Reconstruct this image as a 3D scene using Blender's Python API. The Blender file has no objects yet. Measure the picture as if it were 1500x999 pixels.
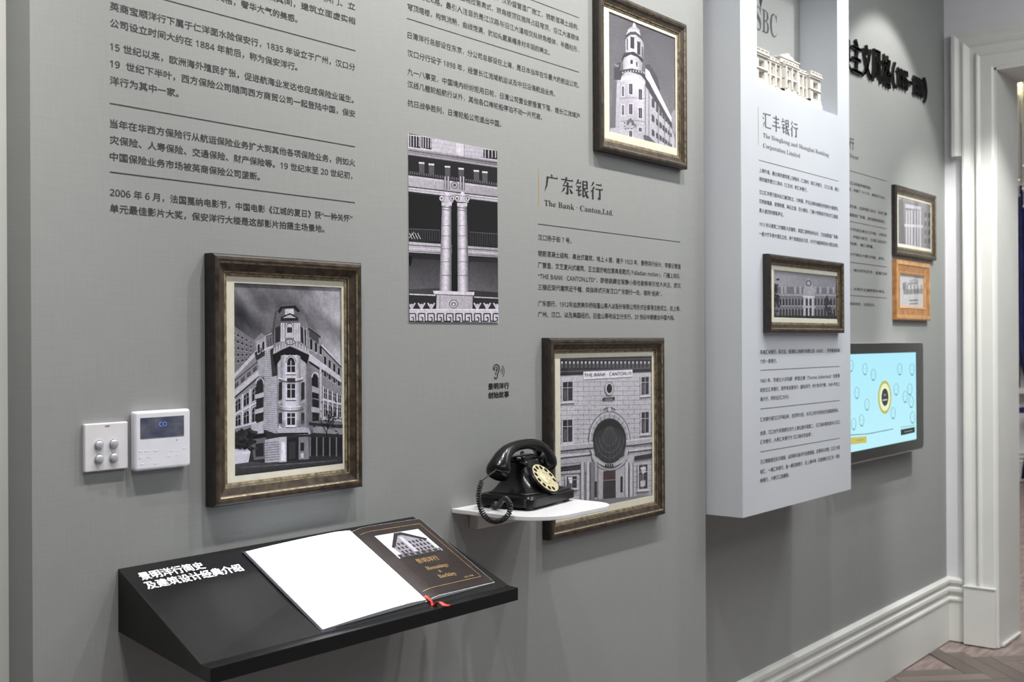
import bpy, bmesh, math, random
from mathutils import Vector, Matrix, noise
random.seed(7)
scene = bpy.context.scene
COL = scene.collection

# ------------------------------------------------------------------ camera
F_PX = 1672.8
YAW, PITCH, ROLL = 0.673876, 0.00035, -0.00509
CAM = Vector((0.0, -1.85, 1.579))
_fw = Vector((math.cos(YAW) * math.cos(PITCH), math.sin(YAW) * math.cos(PITCH), math.sin(PITCH)))
_ri = Vector((math.sin(YAW), -math.cos(YAW), 0.0))
_up = _ri.cross(_fw)
RI = _ri * math.cos(ROLL) + _up * math.sin(ROLL)
UP = _up * math.cos(ROLL) - _ri * math.sin(ROLL)
FW = _fw
cd = bpy.data.cameras.new('camera')
cd.sensor_width = 36.0
cd.lens = F_PX / 1500.0 * 36.0
cd.clip_start = 0.05
cd.dof.use_dof = True
cd.dof.focus_distance = 2.55
cd.dof.aperture_fstop = 7.0
cam = bpy.data.objects.new('camera', cd)
m3 = Matrix((RI, UP, -FW)).transposed()
cam.matrix_world = Matrix.Translation(CAM) @ m3.to_4x4()
COL.objects.link(cam)
scene.camera = cam

# ------------------------------------------------------------------ world, light, exposure
w = bpy.data.worlds.new('room_air')
scene.world = w
w.use_nodes = True
w.node_tree.nodes['Background'].inputs[0].default_value = (0.86, 0.93, 1.0, 1)
w.node_tree.nodes['Background'].inputs[1].default_value = 0.19
scene.view_settings.view_transform = 'Standard'
scene.view_settings.look = 'None'
scene.view_settings.gamma = 1.0
scene.view_settings.use_curve_mapping = False
scene.view_settings.exposure = 0.03


def spot(name, loc, target, power, angle, blend, color=(1, 1, 1), size=0.03):
    l = bpy.data.lights.new(name, 'SPOT')
    l.energy = power
    l.spot_size = math.radians(angle)
    l.spot_blend = blend
    l.color = color
    l.shadow_soft_size = size
    o = bpy.data.objects.new(name, l)
    o.location = loc
    o.rotation_euler = (Vector(target) - Vector(loc)).to_track_quat('-Z', 'Y').to_euler()
    COL.objects.link(o)
    return o


def area(name, loc, target, power, sx, sy, color=(1, 1, 1)):
    l = bpy.data.lights.new(name, 'AREA')
    l.shape = 'RECTANGLE'
    l.size = sx
    l.size_y = sy
    l.energy = power
    l.color = color
    o = bpy.data.objects.new(name, l)
    o.location = loc
    o.rotation_euler = (Vector(target) - Vector(loc)).to_track_quat('-Z', 'Y').to_euler()
    COL.objects.link(o)
    return o


WARM = (1.0, 0.975, 0.94)
for sx_, sp in ((0.85, 66), (1.65, 86), (2.5, 84), (3.3, 78)):
    spot('ceiling_or_fill_spot', (sx_, -0.74, 3.42), (sx_, 0.0, 1.25), sp, 118, 0.9, WARM)
spot('ceiling_or_fill_spot', (0.62, -0.5, 3.42), (0.60, 0.08, 1.6), 110, 48, 0.9, WARM)  # added spot, only brightens the white strip at the left edge
spot('ceiling_or_fill_spot', (4.35, -0.68, 3.44), (4.3, 0.0, 0.95), 62, 96, 0.9, (0.97, 0.98, 1.0))
spot('doorway_spot', (5.0, -1.1, 3.44), (6.1, -0.1, 1.45), 190, 50, 0.5, (1.0, 0.99, 0.96))
spot('ceiling_or_fill_spot', (5.25, -0.5, 3.42), (5.25, 0.12, 1.9), 44, 82, 0.25, WARM)
spot('console_spot', (1.5, -0.42, 3.3), (1.52, -0.16, 1.1), 230, 13.5, 0.35, (0.86, 0.9, 1.0), 0.02)
area('room_fill_light', (2.2, -3.0, 3.4), (2.4, -1.6, 0.0), 44, 3.5, 1.2, (0.95, 0.97, 1.0))  # unseen soft area light, added as general fill for the room
area('room_fill_light', (4.6, -1.7, 3.4), (5.2, -1.2, 0.0), 40, 1.6, 0.8, (0.98, 1.0, 1.0))  # second added area light, fills the side towards the end wall
area('hall_area_light', (9.5, 0.6, 4.1), (9.5, 0.6, 0.0), 160, 3.0, 2.0, (1.0, 0.98, 0.94))  # broad area light high in the room beyond the doorway

# ------------------------------------------------------------------ points on real planes


def at(x, y, Y=0.0):
    """point of the vertical plane at depth Y seen at photo pixel x, y"""
    d = RI * ((x - 750) / F_PX) - UP * ((y - 499.5) / F_PX) + FW
    return CAM + d * ((Y - CAM.y) / d.y)


def atX(x, y, X):
    d = RI * ((x - 750) / F_PX) - UP * ((y - 499.5) / F_PX) + FW
    return CAM + d * ((X - CAM.x) / d.x)


def project(P):
    v = Vector(P) - CAM
    z = v.dot(FW)
    return 750 + F_PX * v.dot(RI) / z, 499.5 - F_PX * v.dot(UP) / z


# ------------------------------------------------------------------ materials
def lin(c):
    c = c / 255.0
    return c / 12.92 if c <= 0.04045 else ((c + 0.055) / 1.055) ** 2.4


def rgb(r, g, b):
    return (lin(r), lin(g), lin(b), 1.0)


def new_mat(name, color, rough=0.5, metal=0.0, spec=0.5, coat=0.0):
    m = bpy.data.materials.new(name)
    m.use_nodes = True
    b = m.node_tree.nodes['Principled BSDF']
    b.inputs['Base Color'].default_value = color
    b.inputs['Roughness'].default_value = rough
    b.inputs['Metallic'].default_value = metal
    b.inputs['Specular IOR Level'].default_value = spec
    b.inputs['Coat Weight'].default_value = coat
    return m


def nodes(m):
    return m.node_tree.nodes, m.node_tree.links, m.node_tree.nodes['Principled BSDF']


def add_noise(m, scale, low, high, detail=4, bump=0.0, bscale=None, stretch=None, dist=0.001):
    """modulate the base colour between two colours by noise; optional fine relief"""
    n, l, b = nodes(m)
    tc = n.new('ShaderNodeTexCoord')
    mp = n.new('ShaderNodeMapping')
    if stretch:
        mp.inputs['Scale'].default_value = stretch
    l.new(tc.outputs['Object'], mp.inputs['Vector'])
    nz = n.new('ShaderNodeTexNoise')
    nz.inputs['Scale'].default_value = scale
    nz.inputs['Detail'].default_value = detail
    l.new(mp.outputs[0], nz.inputs['Vector'])
    cr = n.new('ShaderNodeValToRGB')
    cr.color_ramp.elements[0].color = low
    cr.color_ramp.elements[1].color = high
    cr.color_ramp.elements[0].position = 0.32
    cr.color_ramp.elements[1].position = 0.68
    l.new(nz.outputs['Fac'], cr.inputs['Fac'])
    l.new(cr.outputs['Color'], b.inputs['Base Color'])
    if bump:
        nb = n.new('ShaderNodeTexNoise')
        nb.inputs['Scale'].default_value = bscale or scale
        nb.inputs['Detail'].default_value = 3
        l.new(mp.outputs[0], nb.inputs['Vector'])
        bp = n.new('ShaderNodeBump')
        bp.inputs['Strength'].default_value = bump
        bp.inputs['Distance'].default_value = dist
        l.new(nb.outputs['Fac'], bp.inputs['Height'])
        l.new(bp.outputs['Normal'], b.inputs['Normal'])
    return m


M = {}
M['wall'] = new_mat('grey_wall_covering', (0.3, 0.3, 0.3, 1), 0.75, spec=0.25)
# woven wall covering: crossed fine threads
n, l, b = nodes(M['wall'])
tc = n.new('ShaderNodeTexCoord')
hs = []
for st in ((14, 1, 260), (260, 1, 14)):
    mp = n.new('ShaderNodeMapping')
    mp.inputs['Scale'].default_value = st
    l.new(tc.outputs['Object'], mp.inputs['Vector'])
    nz = n.new('ShaderNodeTexNoise')
    nz.inputs['Scale'].default_value = 1.0
    nz.inputs['Detail'].default_value = 2
    l.new(mp.outputs[0], nz.inputs['Vector'])
    hs.append(nz)
ad = n.new('ShaderNodeMath')
ad.operation = 'ADD'
l.new(hs[0].outputs['Fac'], ad.inputs[0])
l.new(hs[1].outputs['Fac'], ad.inputs[1])
cr = n.new('ShaderNodeValToRGB')
cr.color_ramp.elements[0].position = 0.35
cr.color_ramp.elements[1].position = 0.65
cr.color_ramp.elements[0].color = rgb(146, 148, 146)
cr.color_ramp.elements[1].color = rgb(151, 153, 151)
hf = n.new('ShaderNodeMath')
hf.operation = 'MULTIPLY'
hf.inputs[1].default_value = 0.5
l.new(ad.outputs[0], hf.inputs[0])
l.new(hf.outputs[0], cr.inputs['Fac'])
l.new(cr.outputs['Color'], b.inputs['Base Color'])
bp = n.new('ShaderNodeBump')
bp.inputs['Strength'].default_value = 0.05
bp.inputs['Distance'].default_value = 0.0004
l.new(hf.outputs[0], bp.inputs['Height'])
l.new(bp.outputs['Normal'], b.inputs['Normal'])

M['white_box'] = add_noise(new_mat('pale_grey_paint', (0.6, 0.6, 0.6, 1), 0.5), 3, rgb(196, 200, 206), rgb(200, 204, 209), bump=0.03, bscale=90)
M['white_trim'] = add_noise(new_mat('white_painted_trim', (0.7, 0.7, 0.7, 1), 0.35), 5, rgb(216, 217, 212), rgb(222, 222, 217))
M['end_wall'] = add_noise(new_mat('white_wall_paint', (0.7, 0.7, 0.7, 1), 0.6), 5, rgb(222, 221, 225), rgb(228, 227, 230))
M['ceiling'] = add_noise(new_mat('ceiling_paint', (0.7, 0.7, 0.7, 1), 0.8), 5, rgb(170, 170, 170), rgb(176, 176, 176))
M['ink'] = add_noise(new_mat('dark_grey_vinyl_lettering', rgb(52, 50, 52), 0.6), 30, rgb(50, 49, 51), rgb(58, 56, 57))
M['ink_soft'] = add_noise(new_mat('grey_vinyl_lettering', rgb(84, 84, 88), 0.6), 30, rgb(82, 82, 88), rgb(92, 92, 96))
M['ink_black'] = add_noise(new_mat('black_vinyl_lettering', rgb(30, 30, 31), 0.5), 30, rgb(28, 28, 29), rgb(35, 34, 34))
M['gold_ink'] = add_noise(new_mat('ochre_vinyl', rgb(170, 140, 80), 0.5), 40, rgb(160, 135, 85), rgb(176, 148, 90))
M['grey_ink'] = add_noise(new_mat('grey_niche_lettering', rgb(70, 72, 76), 0.5), 40, rgb(66, 68, 72), rgb(74, 76, 80))
M['raised'] = add_noise(new_mat('black_raised_letter_acrylic', rgb(22, 22, 22), 0.35), 40, rgb(18, 18, 18), rgb(26, 26, 25))
M['console'] = add_noise(new_mat('black_lacquered_wood', rgb(26, 26, 27), 0.3, spec=0.45), 60, rgb(11, 11, 12), rgb(17, 17, 18), bump=0.06, bscale=180)
M['console_ink'] = add_noise(new_mat('white_console_lettering', rgb(240, 240, 245), 0.5), 40, rgb(236, 236, 244), rgb(246, 246, 250))
M['mat_board'] = add_noise(new_mat('cream_mat_board', rgb(232, 228, 208), 0.8), 50, rgb(221, 217, 198), rgb(228, 224, 206))
M['paper'] = add_noise(new_mat('white_page_paper', rgb(246, 246, 248), 0.7), 20, rgb(244, 244, 247), rgb(250, 250, 251))
M['cover'] = add_noise(new_mat('dark_blue_book_cloth', rgb(28, 28, 42), 0.6), 90, rgb(25, 25, 38), rgb(34, 34, 50))
M['brown_page'] = add_noise(new_mat('dark_brown_printed_page', rgb(44, 36, 36), 0.28), 20, rgb(42, 34, 34), rgb(50, 41, 40))
M['gold_print'] = add_noise(new_mat('gold_print', rgb(196, 160, 96), 0.4), 40, rgb(160, 130, 84), rgb(182, 152, 104))
M['ribbon'] = add_noise(new_mat('red_ribbon', rgb(214, 44, 30), 0.4), 120, rgb(205, 36, 26), rgb(226, 60, 40))
M['switch'] = add_noise(new_mat('white_switch_plastic', rgb(226, 224, 226), 0.3), 20, rgb(222, 220, 223), rgb(228, 226, 229))
M['thermo'] = add_noise(new_mat('white_thermostat_plastic', rgb(232, 232, 240), 0.22), 20, rgb(230, 230, 238), rgb(235, 235, 242))
M['chrome'] = new_mat('polished_chrome', rgb(205, 205, 208), 0.18, 1.0)
M['button'] = new_mat('silver_button_plastic', rgb(200, 202, 208), 0.25, 0.35)
M['lcd'] = add_noise(new_mat('dark_lcd_glass', rgb(70, 78, 100), 0.08), 30, rgb(70, 76, 96), rgb(108, 110, 118), stretch=(1, 1, 2))
M['emboss'] = new_mat('faint_key_print', rgb(246, 246, 250), 0.4)
M['shelf'] = add_noise(new_mat('white_gloss_shelf', rgb(236, 236, 238), 0.25), 20, rgb(234, 234, 236), rgb(239, 239, 241))
M['bracket'] = add_noise(new_mat('pale_grey_bracket_paint', rgb(186, 185, 182), 0.5), 20, rgb(182, 181, 178), rgb(190, 189, 186))
M['bakelite'] = new_mat('black_bakelite', rgb(9, 9, 10), 0.24, spec=0.38, coat=0.08)
M['brass'] = add_noise(new_mat('pale_brass_dial', rgb(208, 198, 158), 0.38, 0.55), 60, rgb(198, 188, 146), rgb(220, 212, 176))
M['dial_hole'] = new_mat('black_number_plate', rgb(12, 12, 12), 0.5)
M['cord'] = new_mat('black_cord_rubber', rgb(24, 24, 28), 0.28, spec=0.6)
M['bezel'] = new_mat('dark_screen_bezel', rgb(52, 52, 50), 0.3)
M['silver'] = new_mat('silver_screen_casing', rgb(176, 176, 172), 0.35, 0.6)
M['model'] = add_noise(new_mat('white_model_plaster', rgb(240, 236, 226), 0.7), 30, rgb(204, 201, 194), rgb(211, 208, 201))
M['model_dark'] = new_mat('shadowed_model_opening', rgb(196, 186, 168), 0.8)
M['curtain'] = add_noise(new_mat('navy_curtain_velvet', rgb(24, 30, 78), 0.7), 8, rgb(20, 24, 66), rgb(36, 44, 104))
M['brown_wood'] = add_noise(new_mat('dark_brown_wood', rgb(70, 40, 30), 0.4), 30, rgb(58, 32, 24), rgb(84, 50, 38))


def wood_frame_mat(name, c1, c2, rough, metal, scale=60, bump=0.15):
    m = new_mat(name, c1, rough, metal)
    return add_noise(m, scale, c1, c2, detail=8, bump=bump, bscale=scale * 2)


M['frame_dark'] = wood_frame_mat('nearly_black_frame_edge', rgb(30, 26, 24), rgb(48, 41, 36), 0.42, 0.0)
M['frame_bronze'] = wood_frame_mat('distressed_bronze_frame', rgb(40, 32, 26), rgb(84, 71, 57), 0.4, 0.3, 45)
M['frame_gold'] = wood_frame_mat('worn_champagne_gold_bead', rgb(84, 72, 54), rgb(168, 152, 118), 0.36, 0.45, 80)
M['frame_oak'] = wood_frame_mat('honey_oak_frame', rgb(140, 96, 56), rgb(180, 130, 80), 0.45, 0.0, 30)
M['frame_oak_light'] = wood_frame_mat('pale_honey_oak_bead', rgb(168, 124, 80), rgb(196, 154, 106), 0.45, 0.0, 30)

# thin picture glass: see-through with fresnel reflection
g = bpy.data.materials.new('thin_picture_glass')
g.use_nodes = True
n = g.node_tree.nodes
l = g.node_tree.links
n.clear()
out = n.new('ShaderNodeOutputMaterial')
mx = n.new('ShaderNodeMixShader')
tr = n.new('ShaderNodeBsdfTransparent')
gl = n.new('ShaderNodeBsdfGlossy')
gl.inputs['Roughness'].default_value = 0.02
fr = n.new('ShaderNodeFresnel')
gm = n.new('ShaderNodeNewGeometry')
ri = n.new('ShaderNodeMapRange')      # the same fresnel from either side of the thin pane
ri.inputs[3].default_value = 1.45
ri.inputs[4].default_value = 1 / 1.45
l.new(gm.outputs['Backfacing'], ri.inputs[0])
l.new(ri.outputs[0], fr.inputs['IOR'])
l.new(fr.outputs[0], mx.inputs[0])
l.new(tr.outputs[0], mx.inputs[1])
l.new(gl.outputs[0], mx.inputs[2])
l.new(mx.outputs[0], out.inputs[0])
M['glass'] = g


def emit(name, color, strength, vcol=False):
    m = bpy.data.materials.new(name)
    m.use_nodes = True
    nn = m.node_tree.nodes
    ll = m.node_tree.links
    nn.clear()
    o = nn.new('ShaderNodeOutputMaterial')
    e = nn.new('ShaderNodeEmission')
    e.inputs[0].default_value = color
    e.inputs[1].default_value = strength
    if vcol:
        a = nn.new('ShaderNodeVertexColor')
        a.layer_name = 'Col'
        ll.new(a.outputs['Color'], e.inputs[0])
    ll.new(e.outputs[0], o.inputs[0])
    return m


M['screen'] = emit('lit_screen_picture', (1, 1, 1, 1), 1.0, True)
M['lcd_digit'] = emit('blue_lcd_digit', rgb(120, 150, 255), 1.0)
M['bulb'] = emit('warm_bulb', (1.0, 0.86, 0.5, 1), 6.0)
cr_ = new_mat('clear_crystal', (0.95, 0.95, 0.9, 1), 0.08)
nodes(cr_)[2].inputs['Transmission Weight'].default_value = 0.55
M['crystal'] = cr_
M['gold_metal'] = new_mat('gilded_chandelier_metal', rgb(220, 180, 70), 0.25, 0.8)


def print_mat(name, grain=0.16, rough=0.35, scale=900):
    """printed picture: ink colours stored on the mesh, paper grain from noise"""
    m = new_mat(name, (0.5, 0.5, 0.5, 1), rough, spec=0.3)
    nn, ll, bb = nodes(m)
    a = nn.new('ShaderNodeVertexColor')
    a.layer_name = 'Col'
    tcc = nn.new('ShaderNodeTexCoord')
    nz1 = nn.new('ShaderNodeTexNoise')
    nz1.inputs['Scale'].default_value = scale
    nz1.inputs['Detail'].default_value = 2
    ll.new(tcc.outputs['Object'], nz1.inputs['Vector'])
    nz2 = nn.new('ShaderNodeTexNoise')
    nz2.inputs['Scale'].default_value = scale / 7
    nz2.inputs['Detail'].default_value = 4
    ll.new(tcc.outputs['Object'], nz2.inputs['Vector'])
    s = nn.new('ShaderNodeMath')
    s.operation = 'ADD'
    ll.new(nz1.outputs['Fac'], s.inputs[0])
    ll.new(nz2.outputs['Fac'], s.inputs[1])
    mr = nn.new('ShaderNodeMapRange')
    mr.inputs[1].default_value = 0.6
    mr.inputs[2].default_value = 1.4
    mr.inputs[3].default_value = 1 - grain * 2
    mr.inputs[4].default_value = 1 + grain * 2
    ll.new(s.outputs[0], mr.inputs[0])
    mm = nn.new('ShaderNodeVectorMath')
    mm.operation = 'SCALE'
    ll.new(a.outputs['Color'], mm.inputs[0])
    ll.new(mr.outputs[0], mm.inputs['Scale'])
    ll.new(mm.outputs[0], bb.inputs['Base Color'])
    return m


M['print'] = print_mat('black_and_white_photo_print')
M['print_soft'] = print_mat('soft_photo_print', 0.08, 0.4, 400)

# plank material: each plank gets its own tone
pm = new_mat('herringbone_oak_plank', (0.2, 0.17, 0.15, 1), 0.35)
nn, ll, bb = nodes(pm)
oi = nn.new('ShaderNodeObjectInfo')
tcc = nn.new('ShaderNodeTexCoord')
mpp = nn.new('ShaderNodeMapping')
mpp.inputs['Scale'].default_value = (3, 40, 10)
ll.new(tcc.outputs['Object'], mpp.inputs['Vector'])
nz = nn.new('ShaderNodeTexNoise')
nz.inputs['Scale'].default_value = 2.2
nz.inputs['Detail'].default_value = 6
ll.new(mpp.outputs[0], nz.inputs['Vector'])
sm = nn.new('ShaderNodeMath')
sm.operation = 'ADD'
ll.new(oi.outputs['Random'], sm.inputs[0])
ll.new(nz.outputs['Fac'], sm.inputs[1])
hm = nn.new('ShaderNodeMath')
hm.operation = 'MULTIPLY'
hm.inputs[1].default_value = 0.5
ll.new(sm.outputs[0], hm.inputs[0])
crp = nn.new('ShaderNodeValToRGB')
crp.color_ramp.elements[0].position = 0.15
crp.color_ramp.elements[1].position = 0.85
crp.color_ramp.elements[0].color = rgb(84, 72, 67)
crp.color_ramp.elements[1].color = rgb(132, 118, 111)
ll.new(hm.outputs[0], crp.inputs['Fac'])
ll.new(crp.outputs['Color'], bb.inputs['Base Color'])
M['plank'] = pm
M['subfloor'] = add_noise(new_mat('wood_floor_beyond', rgb(120, 106, 100), 0.4), 6, rgb(112, 96, 92), rgb(158, 142, 136), stretch=(1, 6, 1))


# ------------------------------------------------------------------ mesh helpers
def link(name, me, mat=None, parent=None, smooth=False):
    o = bpy.data.objects.new(name, me)
    COL.objects.link(o)
    if mat is not None:
        for x in (mat if isinstance(mat, (list, tuple)) else [mat]):
            me.materials.append(x)
    if parent is not None:
        o.parent = parent
        o.matrix_parent_inverse = Matrix.Translation(-parent.location) if parent.location.length else Matrix.Identity(4)
        o.matrix_parent_inverse = parent.matrix_basis.inverted()
    if smooth:
        for p in me.polygons:
            p.use_smooth = True
    return o


def bevel(o, wd, seg=2):
    md = o.modifiers.new('edge', 'BEVEL')
    md.width = wd
    md.segments = seg
    md.limit_method = 'ANGLE'
    md.angle_limit = math.radians(40)
    return o


class MB:
    """collects shapes into one mesh"""

    def __init__(s):
        s.v = []
        s.f = []
        s.m = []

    def add(s, vs, fs, mi=0):
        o = len(s.v)
        s.v += [tuple(x) for x in vs]
        s.f += [tuple(i + o for i in f) for f in fs]
        s.m += [mi] * len(fs)
        return s

    def box(s, x0, x1, y0, y1, z0, z1, mi=0):
        vs = [(x, y, z) for x in (x0, x1) for y in (y0, y1) for z in (z0, z1)]
        fs = [(0, 1, 3, 2), (4, 6, 7, 5), (0, 4, 5, 1), (2, 3, 7, 6), (0, 2, 6, 4), (1, 5, 7, 3)]
        return s.add(vs, fs, mi)

    def prism(s, poly, lo, hi, axis='z', mi=0):
        """extrude a closed 2D outline (counter-clockwise) along an axis"""
        n_ = len(poly)

        def P(a, b_, t):
            return (a, b_, t) if axis == 'z' else ((t, a, b_) if axis == 'x' else (a, t, b_))
        vs = [P(a, b_, lo) for a, b_ in poly] + [P(a, b_, hi) for a, b_ in poly]
        fs = [tuple(range(n_ - 1, -1, -1)), tuple(range(n_, 2 * n_))]
        fs += [(i, (i + 1) % n_, n_ + (i + 1) % n_, n_ + i) for i in range(n_)]
        return s.add(vs, fs, mi)

    def loft(s, rings, cap=True, mi=0, closed=True):
        n_ = len(rings[0])
        vs = [p for r in rings for p in r]
        fs = []
        for k in range(len(rings) - 1):
            for i in range(n_ if closed else n_ - 1):
                j = (i + 1) % n_
                fs.append((k * n_ + i, k * n_ + j, (k + 1) * n_ + j, (k + 1) * n_ + i))
        if cap:
            fs.append(tuple(range(n_ - 1, -1, -1)))
            fs.append(tuple(range((len(rings) - 1) * n_, len(rings) * n_)))
        return s.add(vs, fs, mi)

    def tube(s, pts, rad, n_=8, cap=True, mi=0):
        pts = [Vector(p) for p in pts]
        rads = rad if isinstance(rad, (list, tuple)) else [rad] * len(pts)
        rings = []
        t0 = (pts[1] - pts[0]).normalized()
        u = t0.orthogonal().normalized()
        for i, p in enumerate(pts):
            t = (pts[min(i + 1, len(pts) - 1)] - pts[max(i - 1, 0)]).normalized()
            u = (u - t * u.dot(t))
            u = u.normalized() if u.length > 1e-6 else t.orthogonal().normalized()
            w_ = t.cross(u)
            rings.append([p + (u * math.cos(a) + w_ * math.sin(a)) * rads[i] for a in [2 * math.pi * k / n_ for k in range(n_)]])
        return s.loft(rings, cap, mi)

    def cyl(s, c, axis, r, h, n_=24, mi=0):
        c = Vector(c)
        a = Vector(axis).normalized()
        return s.tube([c, c + a * h], r, n_, True, mi)

    def build(s, name, mat=None, parent=None, smooth=False, fixn=True):
        me = bpy.data.meshes.new(name)
        me.from_pydata(s.v, [], s.f)
        me.update()
        if fixn:
            bm = bmesh.new()
            bm.from_mesh(me)
            bmesh.ops.recalc_face_normals(bm, faces=bm.faces)
            bm.to_mesh(me)
            bm.free()
        for p, mi in zip(me.polygons, s.m):
            p.material_index = mi
        return link(name, me, mat, parent, smooth)


def tag(o, label, cat, group=None, kind=None):
    o['label'] = label
    o['category'] = cat
    if group:
        o['group'] = group
    if kind:
        o['kind'] = kind
    return o


def struct(o, label=None, cat=None):
    o['kind'] = 'structure'
    if label:
        o['label'] = label
        o['category'] = cat or 'wall'
    return o


def thing(name, loc, label, cat, group=None, rz=0.0):
    o = bpy.data.objects.new(name, None)
    o.empty_display_size = 0.05
    o.location = loc
    o.rotation_euler = (0, 0, rz)
    COL.objects.link(o)
    bpy.context.view_layer.update()
    tag(o, label, cat, group)
    return o


# ------------------------------------------------------------------ lettering
def sans(s):
    r = ''
    for c in s:
        if '0' <= c <= '9':
            r += chr(0x1D7E2 + ord(c) - 48)
        elif 'A' <= c <= 'Z':
            r += chr(0x1D5A0 + ord(c) - 65)
        elif 'a' <= c <= 'z':
            r += chr(0x1D5BA + ord(c) - 97)
        else:
            r += c
    return r


def serif(s):
    r = ''
    for c in s:
        if 'A' <= c <= 'Z':
            r += chr(0x1D400 + ord(c) - 65)
        elif 'a' <= c <= 'z':
            r += chr(0x1D41A + ord(c) - 97)
        elif '0' <= c <= '9':
            r += chr(0x1D7CE + ord(c) - 48)
        else:
            r += c
    return r


def glyph_mesh(s, res=2, extrude=0.0):
    c = bpy.data.curves.new('t', 'FONT')
    c.body = s
    c.size = 1.0
    c.resolution_u = res
    c.extrude = extrude
    o = bpy.data.objects.new('t', c)
    COL.objects.link(o)
    dg = bpy.context.evaluated_depsgraph_get()
    me = bpy.data.meshes.new_from_object(o.evaluated_get(dg))
    vs = [v.co.copy() for v in me.vertices]
    fs = [tuple(p.vertices) for p in me.polygons]
    bpy.data.objects.remove(o)
    bpy.data.curves.remove(c)
    bpy.data.meshes.remove(me)
    return vs, fs


def letters(name, s, O, U, V, width, em, mat, parent, bold=0.0, res=2, lift=0.0004, conv=sans, fit=True):
    """lettering in the plane O + U*x + V*y; baseline centre-line through O; width fits exactly"""
    vs, fs = glyph_mesh(conv(s), res)
    x0 = min(v.x for v in vs)
    x1 = max(v.x for v in vs)
    sx = width / (x1 - x0)
    N = U.cross(V).normalized()
    mb = MB()
    shifts = [(0, 0)] if not bold else [(-bold, 0), (bold, 0), (0, bold * 0.7), (0, -bold * 0.7)]
    for k, (dx, dy) in enumerate(shifts):
        L = lift + k * 0.00003
        mb.add([O + U * ((v.x - x0) * sx + dx * em) + V * ((v.y - 0.36 + dy) * em) + N * L for v in vs], fs)
    return mb.build(name, mat, parent, fixn=False)


EX, EZ = Vector((1, 0, 0)), Vector((0, 0, 1))


def wall_line(s, xl, yl, xr, Y, em, mat, parent, bold=0.012, name='text_line', res=1, conv=sans, **k):
    """one line of lettering on the wall plane at depth Y, from pixel xl to pixel xr"""
    a = at(xl, yl, Y)
    yr = yl
    for _ in range(3):
        b_ = at(xr, yr, Y)
        yr = project((b_.x, Y, a.z))[1]
    b_ = at(xr, yr, Y)
    o = letters(name, s, a, EX, EZ, b_.x - a.x, em, mat, parent, bold * 1.75, res, conv=conv, **k)
    return o


def wall_line_r(s, xr, yr, xl, Y, em, mat, parent, **k):
    """same, but the height is known at the right end"""
    b_ = at(xr, yr, Y)
    yl = yr
    for _ in range(3):
        a = at(xl, yl, Y)
        yl = project((a.x, Y, b_.z))[1]
    return wall_line(s, xl, yl, xr, Y, em, mat, parent, **k)


def rule(x0, y0, x1, y1, Y, th, mat, parent, name='rule_line'):
    a = at(x0, y0, Y)
    b_ = at(x1, y1, Y)
    z = (a.z + b_.z) / 2
    return MB().box(a.x, b_.x, Y - 0.0006, Y, z - th / 2, z + th / 2).build(name, mat, parent)


def vbar(x, y0, y1, Y, wd, mat, parent, name='accent_bar'):
    a = at(x, y0, Y)
    b_ = at(x, y1, Y)
    return MB().box(a.x - wd / 2, a.x + wd / 2, Y - 0.0006, Y, b_.z, a.z).build(name, mat, parent)


# brush-stroke serif headings, drawn stroke by stroke on a 100 x 100 field (y down)
def g_h(x0, x1, y, t=6.0):
    return [(x0, y - t / 2), (x1 - 9, y - t / 2), (x1 - 4, y - t * 1.9), (x1 + 1, y + t / 2), (x0, y + t / 2)]


def g_v(x, y0, y1, t=9.5):
    t = t * 1.4
    return [(x - t / 2 - 2, y0 - 2), (x + t / 2 + 2, y0 + 3), (x + t / 2, y0 + 7), (x + t / 2, y1 - 2), (x, y1 + 1), (x - t / 2, y1 - 1), (x - t / 2, y0 + 3)]


def g_fall(x0, y0, x1, y1, t=9.0):
    t = t * 1.5
    mx_, my_ = x0 * .62 + x1 * .38 + 1.5, y0 * .42 + y1 * .58
    return [(x0 - t / 2, y0), (x0 + t / 2, y0 + 2), (mx_ + t * .38, my_), (x1 + 1, y1 + 1), (x1, y1), (mx_ - t * .38, my_ - 3)]


def g_na(x0, y0, x1, y1, t=10.0):
    t = t * 1.35
    mx_, my_ = (x0 + x1) / 2 - 2, (y0 + y1) / 2 + 3
    return [(x0, y0), (x0 + 3, y0 - 1), (mx_ + t * .45, my_ - t * .35), (x1 - 4, y1 - 8), (x1 + 4, y1 - 5), (x1 - 6, y1), (x1 - 14, y1 + 1), (mx_ - t * .3, my_ + t * .4)]


def g_dot(x0, y0, x1, y1, t=8.0):
    t = t * 1.4
    dx, dy = x1 - x0, y1 - y0
    L = math.hypot(dx, dy)
    nx, ny = -dy / L, dx / L
    return [(x0, y0), (x0 + dx * .7 - nx * t / 2, y0 + dy * .7 - ny * t / 2), (x1, y1), (x0 + dx * .7 + nx * t / 2, y0 + dy * .7 + ny * t / 2)]


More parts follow.
